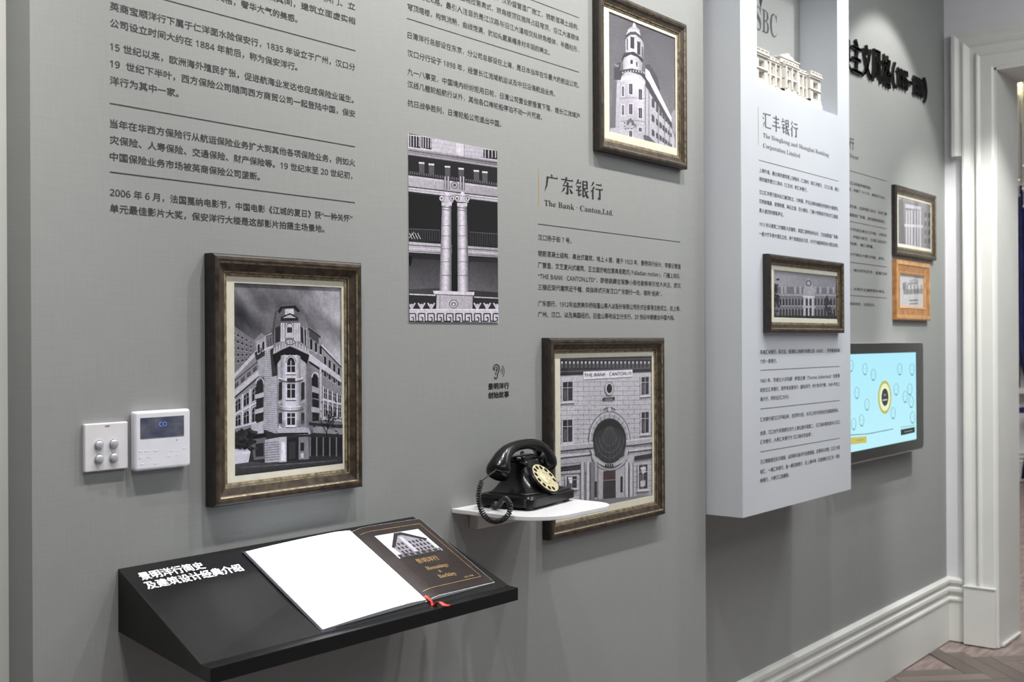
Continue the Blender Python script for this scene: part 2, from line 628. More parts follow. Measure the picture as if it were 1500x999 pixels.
GLY = {
    '广': [g_dot(46, 2, 57, 17, 9), g_h(20, 92, 21), g_fall(24, 20, 4, 96)],
    '东': [g_h(10, 92, 19), g_fall(47, 3, 22, 50, 9), g_h(20, 88, 50), g_v(54, 30, 93), g_dot(54, 94, 38, 84, 6), g_fall(32, 60, 10, 86, 8), g_na(66, 60, 92, 86)],
    '银': [g_fall(24, 3, 3, 36, 8), g_h(18, 44, 22), g_h(10, 43, 42), g_h(6, 45, 62), g_v(26, 42, 90, 8), g_dot(24, 94, 46, 76, 6),
           g_v(57, 8, 92, 8), g_h(57, 88, 10), g_h(57, 86, 28), g_h(57, 86, 46), g_v(86, 8, 48, 8), g_dot(55, 96, 76, 80, 6), g_na(62, 48, 98, 95), g_fall(92, 56, 74, 70, 7)],
    '行': [g_fall(28, 2, 8, 28, 8), g_fall(31, 27, 3, 60, 8), g_v(22, 46, 97, 9), g_h(45, 88, 14), g_h(40, 96, 38), g_v(74, 38, 92, 9), g_dot(75, 96, 58, 84, 7)],
    '汇': [g_dot(8, 6, 24, 22, 9), g_dot(3, 32, 18, 47, 9), g_dot(8, 96, 26, 58, 8), g_h(34, 94, 12), g_v(37, 10, 90, 9), g_h(36, 98, 89, 6)],
    '丰': [g_h(14, 86, 20), g_h(20, 80, 43), g_h(4, 97, 67), g_v(50, 3, 98, 9.5)],
}


def heading(s, xl, yl, xr, Y, h, mat, parent, name='heading'):
    """serif heading; yl is the centre height at the left end"""
    a = at(xl, yl, Y)
    b_ = at(xr, yl, Y)
    wd = (b_.x - a.x) / len(s)
    mb = MB()
    k = 0
    for i, ch in enumerate(s):
        for st in GLY[ch]:
            k += 1
            pts = [(a.x + wd * (i + .03 + .94 * px / 100.0), Y - 0.0004 - k * 0.00001, a.z + h * (0.5 - py / 100.0)) for px, py in st]
            mb.add(pts, [tuple(range(len(pts)))])
    return mb.build(name, mat, parent, fixn=False)


# ------------------------------------------------------------------ printed pictures
class Art:
    """flat ink shapes on one print; drawn at the print's own plane, clipped to its rectangle"""

    def __init__(s, Y, ox, oy, sc, rect, tint=(1.0, 0.985, 1.04), flat=False):
        s.Y, s.ox, s.oy, s.sc, s.rect, s.tint = Y, ox, oy, sc, rect, tint
        s.v, s.f, s.c = [], [], []
        s.k = 0
        s.step = 0.000006

    def P(s, x, y):
        p = at(s.ox + x / s.sc, s.oy + y / s.sc, s.Y)
        return (p.x, p.z)

    def clip(s, pts):
        x0, x1, z0, z1 = s.rect
        for ax, lim, sign in ((0, x0, 1), (0, x1, -1), (1, z0, 1), (1, z1, -1)):
            out_ = []
            for i in range(len(pts)):
                p, q = pts[i - 1], pts[i]
                ip = (p[ax] - lim) * sign >= 0
                iq = (q[ax] - lim) * sign >= 0
                if ip != iq:
                    t = (lim - p[ax]) / (q[ax] - p[ax])
                    out_.append(tuple(p[j] + (q[j] - p[j]) * t for j in range(len(p))))
                if iq:
                    out_.append(q)
            pts = out_
            if len(pts) < 3:
                return []
        return pts

    def raw(s, pts, cols):
        """pts world (x, z); cols one grey or colour per point"""
        full = []
        for p, c in zip(pts, cols):
            c = c if isinstance(c, tuple) else (c * s.tint[0], c * s.tint[1], c * s.tint[2])
            full.append((p[0], p[1], c[0], c[1], c[2]))
        full = s.clip(full)
        if len(full) < 3:
            return
        s.k += 1
        o = len(s.v)
        y = s.Y - s.k * s.step
        s.v += [(p[0], y, p[1]) for p in full]
        s.f.append(tuple(range(o, o + len(full))))
        s.c += [p[2:5] for p in full]

    def poly(s, pts, g):
        gs = g if isinstance(g, list) else [g] * len(pts)
        s.raw([s.P(x, y) for x, y in pts], gs)

    def line(s, x0, y0, x1, y1, wd, g):
        dx, dy = x1 - x0, y1 - y0
        L = math.hypot(dx, dy) or 1
        nx, ny = -dy / L * wd / 2, dx / L * wd / 2
        s.poly([(x0 + nx, y0 + ny), (x1 + nx, y1 + ny), (x1 - nx, y1 - ny), (x0 - nx, y0 - ny)], g)

    def path(s, pts, wd, g):
        for a_, b_ in zip(pts, pts[1:]):
            s.line(a_[0], a_[1], b_[0], b_[1], wd, g)

    def ell(s, cx, cy, rx, ry, g, n_=24, a0=0, a1=360):
        pts = [(cx + rx * math.cos(math.radians(a0 + (a1 - a0) * i / n_)), cy + ry * math.sin(math.radians(a0 + (a1 - a0) * i / n_))) for i in range(n_ + (0 if a1 - a0 == 360 else 1))]
        s.poly(pts, g)

    def arc(s, cx, cy, rx, ry, a0, a1, wd, g, n_=16):
        pts = [(cx + rx * math.cos(math.radians(a0 + (a1 - a0) * i / n_)), cy + ry * math.sin(math.radians(a0 + (a1 - a0) * i / n_))) for i in range(n_ + 1)]
        s.path(pts, wd, g)

    def sky(s, fn, nx_=26, ny_=26):
        """cloudy sky: a grid of greys that fills the print"""
        x0, x1, z0, z1 = s.rect
        for i in range(nx_):
            for j in range(ny_):
                q = [(i, j), (i + 1, j), (i + 1, j + 1), (i, j + 1)]
                pts = [(x0 + (x1 - x0) * a_ / nx_, z1 - (z1 - z0) * b_ / ny_) for a_, b_ in q]
                s.raw(pts, [fn(a_ / nx_, b_ / ny_) for a_, b_ in q])
                s.k -= 1
        s.k += 1

    def quad(s, q):
        def f(u, v):
            ax = q[0][0] * (1 - u) + q[1][0] * u
            ay = q[0][1] * (1 - u) + q[1][1] * u
            bx = q[3][0] * (1 - u) + q[2][0] * u
            by = q[3][1] * (1 - u) + q[2][1] * u
            return ax * (1 - v) + bx * v, ay * (1 - v) + by * v
        return f

    def facade(s, q, cols, rows, dark, light, fw_=0.55, fh=0.6, arch=False):
        """windows in perspective on a quadrilateral front"""
        Q = s.quad(q)
        for i in range(cols):
            for j in range(rows):
                u0 = (i + 0.5 - fw_ / 2) / cols
                u1 = (i + 0.5 + fw_ / 2) / cols
                v0 = (j + 0.5 - fh / 2) / rows
                v1 = (j + 0.5 + fh / 2) / rows
                e = 0.1 / cols
                if light is not None:
                    s.poly([Q(u0 - e, v0 - e), Q(u1 + e, v0 - e), Q(u1 + e, v1), Q(u0 - e, v1)], light)
                d = dark * random.uniform(.7, 1.4)
                if arch:
                    um = (u0 + u1) / 2
                    vv = v0 + (v1 - v0) * .3
                    s.poly([Q(u0, vv), Q(u0 * .8 + um * .2, v0 + (vv - v0) * .3), Q(um, v0), Q(u1 * .8 + um * .2, v0 + (vv - v0) * .3), Q(u1, vv), Q(u1, v1), Q(u0, v1)], d)
                else:
                    s.poly([Q(u0, v0), Q(u1, v0), Q(u1, v1), Q(u0, v1)], d)
                if s.sc > 2.4 and fw_ / cols * abs(q[1][0] - q[0][0]) > 9:
                    a_, b_ = Q((u0 + u1) / 2, v0), Q((u0 + u1) / 2, v1)
                    s.line(a_[0], a_[1], b_[0], b_[1], 1.6, light or .6)
                    a_, b_ = Q(u0, v0 * .6 + v1 * .4), Q(u1, v0 * .6 + v1 * .4)
                    s.line(a_[0], a_[1], b_[0], b_[1], 1.4, light or .6)
                a_, b_ = Q(u0 - e, v1 + .08 / rows), Q(u1 + e, v1 + .08 / rows)
                if light is not None:
                    s.line(a_[0], a_[1], b_[0], b_[1], 2.2, min(1, (light or .6) * 1.2))

    def build(s, name, mat, parent=None):
        me = bpy.data.meshes.new(name)
        me.from_pydata(s.v, [], s.f)
        me.update()
        ca = me.color_attributes.new('Col', 'FLOAT_COLOR', 'POINT')
        for i, c in enumerate(s.c):
            ca.data[i].color = (lin(255 * max(0, min(1, c[0]))), lin(255 * max(0, min(1, c[1]))), lin(255 * max(0, min(1, c[2]))), 1)
        # paper backing keeps the print a solid sheet
        return link(name, me, mat, parent)


def cloud(u, v, sx=3.0, sy=5.0, seed=0.0):
    return noise.fractal(Vector((u * sx + seed, v * sy, seed)), 1.0, 2.0, 5)


# ------------------------------------------------------------------ picture frames
def frame_ring(X0, X1, Z0, Z1, Yb, prof, name, mats, parent):
    """mitred moulding: prof = list of (inset, height off the wall, material index)"""
    mb = MB()
    rings = []
    for ins, hgt, mi in prof:
        rings.append([(X0 + ins, Yb - hgt, Z0 + ins), (X1 - ins, Yb - hgt, Z0 + ins), (X1 - ins, Yb - hgt, Z1 - ins), (X0 + ins, Yb - hgt, Z1 - ins)])
    for k in range(len(rings) - 1):
        mb.loft([rings[k], rings[k + 1]], cap=False, mi=prof[k][2])
    mb.loft([rings[-1], rings[0]], cap=False, mi=0)
    return mb.build(name, mats, parent)


def mat_ring(X0, X1, Z0, Z1, x0, x1, z0, z1, Yf, name, mat, parent, th=0.002):
    r = [[(X0, Yf, Z0), (X1, Yf, Z0), (X1, Yf, Z1), (X0, Yf, Z1)], [(x0, Yf, z0), (x1, Yf, z0), (x1, Yf, z1), (x0, Yf, z1)],
         [(x0 + .001, Yf + th, z0 + .001), (x1 - .001, Yf + th, z0 + .001), (x1 - .001, Yf + th, z1 - .001), (x0 + .001, Yf + th, z1 - .001)],
         [(X0, Yf + th, Z0), (X1, Yf + th, Z0), (X1, Yf + th, Z1), (X0, Yf + th, Z1)], [(X0, Yf, Z0), (X1, Yf, Z0), (X1, Yf, Z1), (X0, Yf, Z1)]]
    return MB().loft(r, cap=False).build(name, mat, parent)


BRONZE = [M['frame_dark'], M['frame_bronze'], M['frame_gold']]


def bronze_profile(wd, th):
    return [(0, 0, 0), (0, th * .78, 0), (wd * .05, th * .88, 0), (wd * .12, th * .96, 1), (wd * .25, th, 1), (wd * .36, th * .97, 2), (wd * .42, th * .86, 0), (wd * .46, th * .78, 1),
            (wd * .7, th * .66, 1), (wd * .78, th * .62, 2), (wd * .84, th * .60, 0), (wd * .88, th * .52, 2), (wd, th * .46, 2), (wd, th * .2, 0)]


def picture(name, X0, X1, Z0, Z1, Yb, wd, th, inner, label, cat='picture', prof=None, mats=None, group=None, glass=True):
    """inner = opening of the mat (x0, x1, z0, z1)"""
    t = thing(name, ((X0 + X1) / 2, Yb, Z0), label, cat, group)
    frame_ring(X0, X1, Z0, Z1, Yb - 0.001, prof or bronze_profile(wd, th), 'frame', mats or BRONZE, t)
    Ym = Yb - th * .36
    MB().box(X0 + wd * .5, X1 - wd * .5, Yb - th * .2, Yb - .0012, Z0 + wd * .5, Z1 - wd * .5).build('backing_board', M['mat_board'], t)
    if inner:
        mat_ring(X0 + wd * .96, X1 - wd * .96, Z0 + wd * .96, Z1 - wd * .96, *inner, Ym - .002, 'mat_board', M['mat_board'], t, th=.0018)
    if glass:
        e = wd * .97
        yg = Ym - .004
        MB().add([(X0 + e, yg, Z0 + e), (X1 - e, yg, Z0 + e), (X1 - e, yg, Z1 - e), (X0 + e, yg, Z1 - e)], [(0, 1, 2, 3)]).build('glass', M['glass'], t, fixn=False)
    return t, Ym + .0018


# ================================================================== THE SETTING
FWY = 0.12        # face of the recessed far wall
EWX = 6.128       # face of the end wall
PX0, PX1 = 1.007, 3.332
CEIL = 3.5

wf = struct(MB().box(PX0, PX1, 0.0, 0.30, 0.0, CEIL).build('wall_front', M['wall']), 'grey display wall with printed Chinese text, left half', 'wall')
wfar = struct(MB().box(PX1, EWX, FWY, 0.30, 0.0, CEIL).build('wall_back', M['wall']), 'recessed grey wall behind the white showcase and the screen', 'wall')
wl = struct(MB().box(-0.6, PX0, 0.08, 0.30, 0.0, CEIL).build('wall_left', M['white_trim']), 'white painted wall strip at the left edge', 'wall')
struct(MB().box(-1.5, EWX, -4.0, 0.30, CEIL, CEIL + .1).build('ceiling', M['ceiling']), 'plain ceiling above the display walls', 'ceiling')

# end wall with the doorway: left pier, lintel, right pier
DY0, DY1, DZ = -0.138, -1.55, 2.965
mb = MB()
mb.box(EWX, EWX + .34, DY0, 0.30, 0, CEIL)
mb.box(EWX, EWX + .34, DY1, DY0, DZ, CEIL)
mb.box(EWX, EWX + .34, -2.6, DY1, 0, CEIL)
we = struct(mb.build('wall_right', M['end_wall']), 'white end wall around the open doorway', 'wall')

# floor slab and herringbone planks where they can be told apart
fl = struct(MB().box(-1.5, 14.2, -4.0, 5.0, -0.06, -0.006).build('floor', M['subfloor']), 'brownish grey herringbone wood floor', 'floor')
pl_w, pl_l = 0.09, 0.45
me0 = None
cells = []
a45 = math.radians(45)
for i in range(-60, 60):
    for j in range(-14, 15):
        for kind in (0, 1):
            # classic herringbone lattice
            if kind == 0:
                lx, ly = i * pl_w + j * pl_l * 1.0, i * pl_w - j * pl_l * 1.0
                cxl, cyl_ = lx + pl_l / 2, ly + pl_w / 2
                rot = 0
            else:
                lx, ly = i * pl_w + j * pl_l * 1.0 + 0, i * pl_w - j * pl_l * 1.0
                cxl, cyl_ = lx - pl_w / 2 + pl_w, ly + pl_w + pl_l / 2
                rot = 1
            X = 5.6 + (cxl * math.cos(a45) - cyl_ * math.sin(a45))
            Yy = -0.6 + (cxl * math.sin(a45) + cyl_ * math.cos(a45))
            if 4.55 < X < 7.6 and -1.45 < Yy < 0.05:
                if X > EWX - .16 and (Yy > DY0 - .17):
                    continue
                cells.append((X, Yy, a45 + rot * math.pi / 2))
seen = set()
cnt = 0
for X, Yy, r in cells:
    key = (round(X, 2), round(Yy, 2))
    if key in seen:
        continue
    seen.add(key)
    if me0 is None:
        o = MB().box(-pl_l / 2 + .0012, pl_l / 2 - .0012, -pl_w / 2 + .0012, pl_w / 2 - .0012, -0.006, 0.0).build('plank', M['plank'])
        me0 = o.data
    else:
        o = bpy.data.objects.new('plank', me0)
        COL.objects.link(o)
    o.location = (X, Yy, 0)
    o.rotation_euler = (0, 0, r)
    o.parent = fl
    cnt += 1
    if cnt > 290:
        break

# moulded skirting
SK = [(0, 0), (-.020, 0), (-.020, .205), (-.026, .212), (-.026, .222), (-.014, .234), (-.014, .246), (-.022, .252), (-.027, .262), (-.026, .276), (-.012, .286), (-.012, .292), (-.018, .298), (-.026, .306), (-.026, .320), (-.016, .328), (-.003, .330), (0, .330)]


def skirting_run(name, p0, p1, nrm, mat, mit0=0.0, mit1=0.0, label=None, hscale=1.0):
    """profile swept from p0 to p1, sticking out along nrm; mit = how far the ends run on per unit of depth"""
    p0, p1, nrm = Vector(p0), Vector(p1), Vector(nrm)
    d = (p1 - p0).normalized()
    r = []
    for p, mt, sg in ((p0, mit0, -1), (p1, mit1, 1)):
        r.append([p + nrm * (-u) + d * sg * mt * (-u) + Vector((0, 0, v * hscale)) for u, v in SK])
    return struct(MB().loft(r).build(name, mat), label, 'skirting')


skirting_run('baseboard_back', (PX1, FWY, 0), (EWX, FWY, 0), (0, -1, 0), M['white_trim'], 0, -1, 'white stepped skirting along the recessed grey wall')
skirting_run('baseboard_right', (EWX, FWY, 0), (EWX, 0.018, 0), (-1, 0, 0), M['white_trim'], -1, 0, 'short return of white skirting beside the door casing')
skirting_run('baseboard_front', (PX0, 0, 0), (PX1, 0, 0), (0, -1, 0), M['white_trim'], 0, 0, 'white skirting under the grey display wall')

# door casing: wide moulding with eared corners
dt = thing('door_1', (EWX, (DY0 + DY1) / 2, 0), 'white eared door casing around the open doorway', 'door casing')
dt['kind'] = 'structure'
c_w = 0.155


def casing_profile(o, outer):
    """list of (distance out from opening, thickness)"""
    return [(0.0, 0), (0.0, .026), (.012, .030), (.070, .030), (.078, .038), (.088, .026), (.092, .022), (.118, .026), (.128, .034), (.146, .044), (.155, .044), (.155, 0)]


prof = casing_profile(0, 0)
# left upright (from plinth to ear)
INN = [(0.0, 0), (0.0, .026), (.012, .031), (.066, .031), (.078, .040), (.086, .040), (.090, .026), (.096, .022), (.120, .026), (.132, .036), (.146, .044), (.155, .044), (.155, 0)]
OUT_ = [(.140, 0), (.140, .030), (.150, .036), (.172, .040), (.190, .050), (.206, .050), (.206, 0)]


def upright(sg, yb, P_, z0):
    lo = [(EWX - t_, yb + sg * u_, z0) for u_, t_ in P_]
    hi = [(EWX - t_, yb + sg * u_, DZ + u_) for u_, t_ in P_]
    return [lo, hi]


for yb, sg in ((DY0, 1), (DY1, -1)):
    MB().loft(upright(sg, yb, INN, .304)).build('casing_upright', M['white_trim'], dt)
    MB().loft(upright(sg, yb, OUT_, 2.53)).build('casing_ear', M['white_trim'], dt)
    bx = MB().box(EWX - .050, EWX, min(yb, yb + sg * .158), max(yb, yb + sg * .158), 0, .298)
    bx.box(EWX - .055, EWX, min(yb, yb + sg * .161), max(yb, yb + sg * .161), .296, .304)
    bevel(bx.build('plinth_block', M['white_trim'], dt), .002)
for P_, nm in ((INN, 'casing_header'), (OUT_, 'casing_header')):
    MB().loft([[(EWX - t_, DY0 + u_, DZ + u_) for u_, t_ in P_], [(EWX - t_, DY1 - u_, DZ + u_) for u_, t_ in P_]]).build(nm, M['white_trim'], dt)
# lining of the opening
mb = MB()
mb.box(EWX - .026, EWX + .36, DY0 - .012, DY0 + .002, 0, DZ)
mb.box(EWX - .026, EWX + .36, DY1 - .002, DY1 + .012, 0, DZ)
mb.box(EWX - .026, EWX + .36, DY1, DY0, DZ - .012, DZ + .002)
mb.build('door_lining', M['white_trim'], dt)
MB().box(EWX + .02, EWX + .34, DY0 - .024, DY0 - .012, 0, .012).build('lining_bead', M['white_trim'], dt)

# ================================================================== PRINTED TEXT ON THE WALLS
INK = M['ink']
E1 = 0.0166
for s, xl, yl, xr in [
    ('英商宝顺洋行下属于仁洋面水险保安行，1835 年设立于广州，汉口分', 161, 8.5, 520),
    ('公司设立时间大约在 1884 年前后，称为保安洋行。', 161, 33, 435.5),
    ('15 世纪以来，欧洲海外殖民扩张，促进航海业发达也促成保险业诞生。', 161, 67.5, 518),
    ('19  世纪下半叶，西方保险公司随同西方商贸公司一起登陆中国，保安', 161, 92.5, 520),
    ('洋行为其中一家。', 161, 117.5, 261.5),
    ('当年在华西方保险行从航运保险业务扩大到其他各项保险业务，例如火', 161, 180.5, 520),
    ('灾保险、人寿保险、交通保险、财产保险等。19 世纪末至 20 世纪初，', 161, 204.5, 516),
    ('中国保险业务市场被英商保险公司垄断。', 161, 229, 380.5),
    ('2006 年 6 月，法国戛纳电影节，中国电影《江城的夏日》获“一种关怀”', 161, 281.5, 516),
    ('单元最佳影片大奖，保安洋行大楼是这部影片拍摄主场景地。', 161, 305, 475),
]:
    wall_line(s, xl, yl, xr, 0, E1, INK, wf, res=2)
wall_line_r('风格，奢华大气的美感。', 435.5, 28.5, 317, 0, E1, INK, wf, res=2)
wall_line_r('间隔其间，建筑立面虚实相', 520, 31.5, 379, 0, E1, INK, wf, res=2)
wall_line_r('窗、拱门、立', 520, 10.5, 450, 0, E1, INK, wf, res=2)
for a_ in [(161, 152.3, 520, 214), (161, 252.5, 519.7, 296.2)]:
    rule(*a_, 0, .0018, INK, wf)
p_ = at(520.5, 74.3, 0)
MB().box(at(161, 0).x, p_.x, -.0006, 0, p_.z - .0009, p_.z + .0009).build('rule_line', INK, wf)

E2 = 0.0172
for s, xl, yl, xr in [
    ('日清洋行总部设在东京，分公司总部设在上海，是日本当年在华最大的航运公司。', 597, 51, 848),
    ('汉口分行设于 1898 年，经营长江流域航运以及中日沿海航运业务。', 597, 77.5, 813),
    ('九一八事变，中国境内纷纷拒用日轮，日清公司营业额垂直下落，继长江流域沪', 597, 104.5, 849),
    ('汉线几艘轮船航行以外，其他各口岸轮船停泊不动一片死寂。', 597, 123, 794),
    ('抗日战争胜利，日清轮船公司退出中国。', 597, 150.5, 734),
    ('穹顶塔楼，构筑流畅，曲线饱满，犹如头戴高帽身材丰润的美女。', 597, 9.5, 805),
]:
    wall_line(s, xl, yl, xr, 0, E2, INK, wf, bold=.009)
wall_line_r('主义风格。最引人注目的是江汉路与沿江大道相交处转角楼体，半圆柱形，', 848, 73.5, 611, 0, E2, INK, wf, bold=.009)
wall_line_r('面帕拉第奥式，转角楼顶双层拜占廷穹顶，沿江大道楼体', 848, 57, 674, 0, E2, INK, wf, bold=.009)
wall_line_r('设计，汉协盛营造厂施工，钢筋混凝土结构，', 848, 41, 712, 0, E2, INK, wf, bold=.009)
rule(596, 27.4, 848, 105.1, 0, .0018, INK, wf)
p_ = at(848, 26, 0)
MB().box(at(596, 0).x, p_.x, -.0006, 0, p_.z - .0009, p_.z + .0009).build('rule_line', INK, wf)

vbar(789, 247, 301.5, 0, .0035, M['gold_ink'], wf)
heading('广东银行', 796, 266.5, 884, 0, .053, M['ink_black'], wf)
wall_line('The Bank · Canton,Ltd.', 797, 296.5, 898, 0, .0225, M['ink_black'], wf, bold=0, name='heading', res=2, conv=serif)
rule(788, 328, 996.2, 354.5, 0, .0018, INK, wf)
E3 = 0.0170
for s, xl, yl, xr in [
    ('汉口扬子街 7 号。', 788, 347.5, 837),
    ('钢筋混凝土结构，高台式建筑，地上 4 层，建于 1923 年，景明洋行设计，李丽记营造', 788, 371, 997),
    ('厂营造，文艺复兴式建筑，正立面仿帕拉第奥母题式( Palladian motive )，门楣上刻石:', 788, 388, 996),
    ('“THE BANK · CANTON,LTD”，即使装藏在背静小街也能够吸引世人关注，武汉', 788, 404.5, 997),
    ('三镇近现代建筑近千幢，类似样式只有汉口广东银行一处，堪称“经典”。', 788, 420.5, 969),
    ('广东银行，1912年由旅美华侨陆蓬山等人以股份有限公司形式在香港注册成立，在上海、', 788, 444.5, 996.5),
    ('广州、汉口、以及美国纽约、旧金山等地设立分支行。20 世纪中期撤出中国大陆。', 788, 460.5, 988),
]:
    wall_line(s, xl, yl, xr, 0, E3, INK, wf, bold=.012)

# ear sign and its caption
mb = MB()


def ink_path(mb, pts, wd, Y, k=0):
    """thick stroke of vinyl along a path given in the 100-unit field of the sign"""
    for i, (a_, b_) in enumerate(zip(pts, pts[1:])):
        d = Vector((b_[0] - a_[0], b_[1] - a_[1]))
        if d.length < 1e-6:
            continue
        n_ = Vector((-d.y, d.x)).normalized() * wd / 2
        e = d.normalized() * wd * .22
        q = [(a_[0] - e.x + n_.x, a_[1] - e.y + n_.y), (b_[0] + e.x + n_.x, b_[1] + e.y + n_.y), (b_[0] + e.x - n_.x, b_[1] + e.y - n_.y), (a_[0] - e.x - n_.x, a_[1] - e.y - n_.y)]
        mb.add([(p.x, Y - .0005 - .000004 * (i + k), p.z) for p in [at(700 + x / 12.49, 520 + y / 12.49, 0) for x, y in q]], [(0, 1, 2, 3)])


def smooth(pts, n_=6):
    out_ = []
    P_ = [pts[0]] + list(pts) + [pts[-1]]
    for i in range(1, len(P_) - 2):
        for t in range(n_):
            t /= n_
            a_, b_, c_, d_ = [Vector(P_[j]) for j in (i - 1, i, i + 1, i + 2)]
            out_.append(tuple(0.5 * ((2 * b_) + (c_ - a_) * t + (2 * a_ - 5 * b_ + 4 * c_ - d_) * t * t + (3 * b_ - a_ - 3 * c_ + d_) * t ** 3)))
    out_.append(tuple(pts[-1]))
    return out_


ink_path(mb, smooth([(280, 272), (284, 225), (305, 185), (338, 172), (372, 192), (388, 240), (378, 300), (358, 345), (354, 395), (335, 427), (312, 425), (302, 400)]), 17, 0)
ink_path(mb, smooth([(305, 290), (306, 240), (325, 218), (348, 228), (356, 258), (345, 290), (335, 300)]), 13, 0)
ink_path(mb, smooth([(330, 255), (340, 290), (322, 330), (322, 358), (335, 352)]), 12, 0)
ink_path(mb, smooth([(438, 195), (464, 225), (480, 290), (472, 350), (455, 395)]), 10, 0)
ink_path(mb, smooth([(428, 235), (446, 262), (452, 295), (444, 330), (436, 348)]), 10, 0)
ink_path(mb, smooth([(416, 270), (424, 290), (420, 312)]), 8, 0)
mb.build('ear_sign', M['ink_black'], wf, fixn=False)
wall_line('景明洋行', 715, 566.5, 745.3, 0, .0172, M['ink_black'], wf, bold=.03, res=2)
wall_line('创始故事', 715, 579.3, 745.3, 0, .0172, M['ink_black'], wf, bold=.03, res=2)

# ================================================================== WALL PRINT OF THE TWO COLUMNS
a_ = at(597.2, 195, 0)
b_ = at(729, 472.5, 0)
t = thing('photo_print', ((a_.x + b_.x) / 2, 0, b_.z), 'unframed tall photograph of twin white columns stuck on the grey wall', 'photograph')
rect = (a_.x, b_.x, b_.z, a_.z)
MB().box(rect[0], rect[1], -.001, -.0002, rect[2], rect[3]).build('sheet', M['mat_board'], t)
A = Art(-.0011, 580, 180, 3.222, rect, (.945, .92, .975))
A.sky(lambda u, v: .17 + .05 * cloud(u, v), 6, 10)
A.poly([(50, 30), (490, 100), (490, 188), (50, 128)], [.8, .74, .72, .8])
for k in range(4):
    A.line(50, 55 + k * 22, 490, 118 + k * 18, 2, .62)
for x0, x1, y0, y1 in ((62, 115, 42, 112), (120, 168, 48, 118), (413, 478, 108, 165)):
    dy = 8
    A.poly([(x0, y0), (x1, y0 + dy), (x1, y1 + dy), (x0, y1)], .12)
    for k in range(4):
        xx = x0 + 8 + k * (x1 - x0) / 4
        A.line(xx, y0 + 16, xx, y1, 5, .7)
    A.line(x0, y0 + 14, x1, y0 + 14 + dy, 4, .85)
A.poly([(284, 82), (322, 88), (322, 158), (284, 150)], .85)
A.line(322, 88, 322, 160, 3, .5)
A.poly([(50, 118), (490, 184), (490, 214), (50, 150)], [.62, .5, .42, .5])
A.line(50, 128, 490, 192, 3, .2)
A.line(50, 144, 490, 208, 3, .75)
A.poly([(50, 150), (490, 214), (490, 304), (50, 246)], .13)
for xx in (122, 168, 244, 308, 380, 420):
    y0 = 158 + (xx - 50) * .145
    A.poly([(xx - 14, y0 + 16), (xx + 12, y0 + 18), (xx + 12, y0 + 72), (xx - 12, y0 + 66)], .34)
    A.poly([(xx - 14, y0 + 16), (xx + 12, y0 + 18), (xx + 12, y0 + 26), (xx - 14, y0 + 24)], .85)
for k in range(40):
    xx = 52 + k * 11
    y0 = 226 + (xx - 50) * .135
    A.poly([(xx, y0), (xx + 6, y0 + 1), (xx + 6, y0 + 14), (xx, y0 + 13)], .4)
A.poly([(50, 246), (490, 304), (490, 376), (50, 322)], [.74, .66, .6, .7])
A.line(50, 252, 490, 310, 3, .85)
A.line(50, 300, 490, 352, 5, .25)
A.line(50, 306, 490, 358, 4, .88)
A.line(50, 318, 490, 370, 5, .8)
A.line(50, 328, 490, 378, 4, .2)
for xx in (232, 246, 304, 318):
    A.poly([(xx - 6, 252), (xx + 6, 253), (xx + 6, 318), (xx - 6, 316)], .25)
    A.poly([(xx - 3, 252), (xx + 3, 253), (xx + 3, 318), (xx - 3, 316)], .72)
A.ell(276, 294, 17, 18, .45)
A.ell(276, 294, 12, 13, .75)
A.ell(276, 294, 7, 8, .35)
# upper loggia: railing and shade
A.poly([(50, 332), (490, 380), (490, 590), (50, 570)], [.1, .1, .13, .12])
for k in range(14):
    xx = 60 + k * 11
    A.line(xx, 505, xx, 560, 1.6, .38)
for k in range(13):
    xx = 352 + k * 11
    A.line(xx, 520, xx, 580, 1.6, .34)
A.line(50, 500, 205, 506, 3, .4)
A.line(345, 515, 490, 525, 3, .36)
for k in range(4):
    A.line(62 + k * 13, 520, 84 + k * 13 - 8, 548, 2.6, .85)
A.line(60, 545, 84, 515, 2.6, .85)
A.poly([(50, 560), (490, 592), (490, 636), (50, 610)], [.8, .68, .6, .72])
A.line(50, 575, 490, 604, 4, .3)
A.line(50, 590, 490, 618, 4, .86)
A.line(50, 604, 490, 630, 3, .4)
A.poly([(50, 612), (490, 640), (490, 830), (50, 806)], [.14, .16, .2, .3])
A.poly([(60, 640), (205, 648), (205, 780), (60, 785)], [.22, .24, .36, .4])
A.poly([(345, 655), (480, 662), (480, 800), (345, 790)], [.26, .2, .36, .42])
A.poly([(50, 625), (78, 628), (70, 675), (55, 675)], .06)
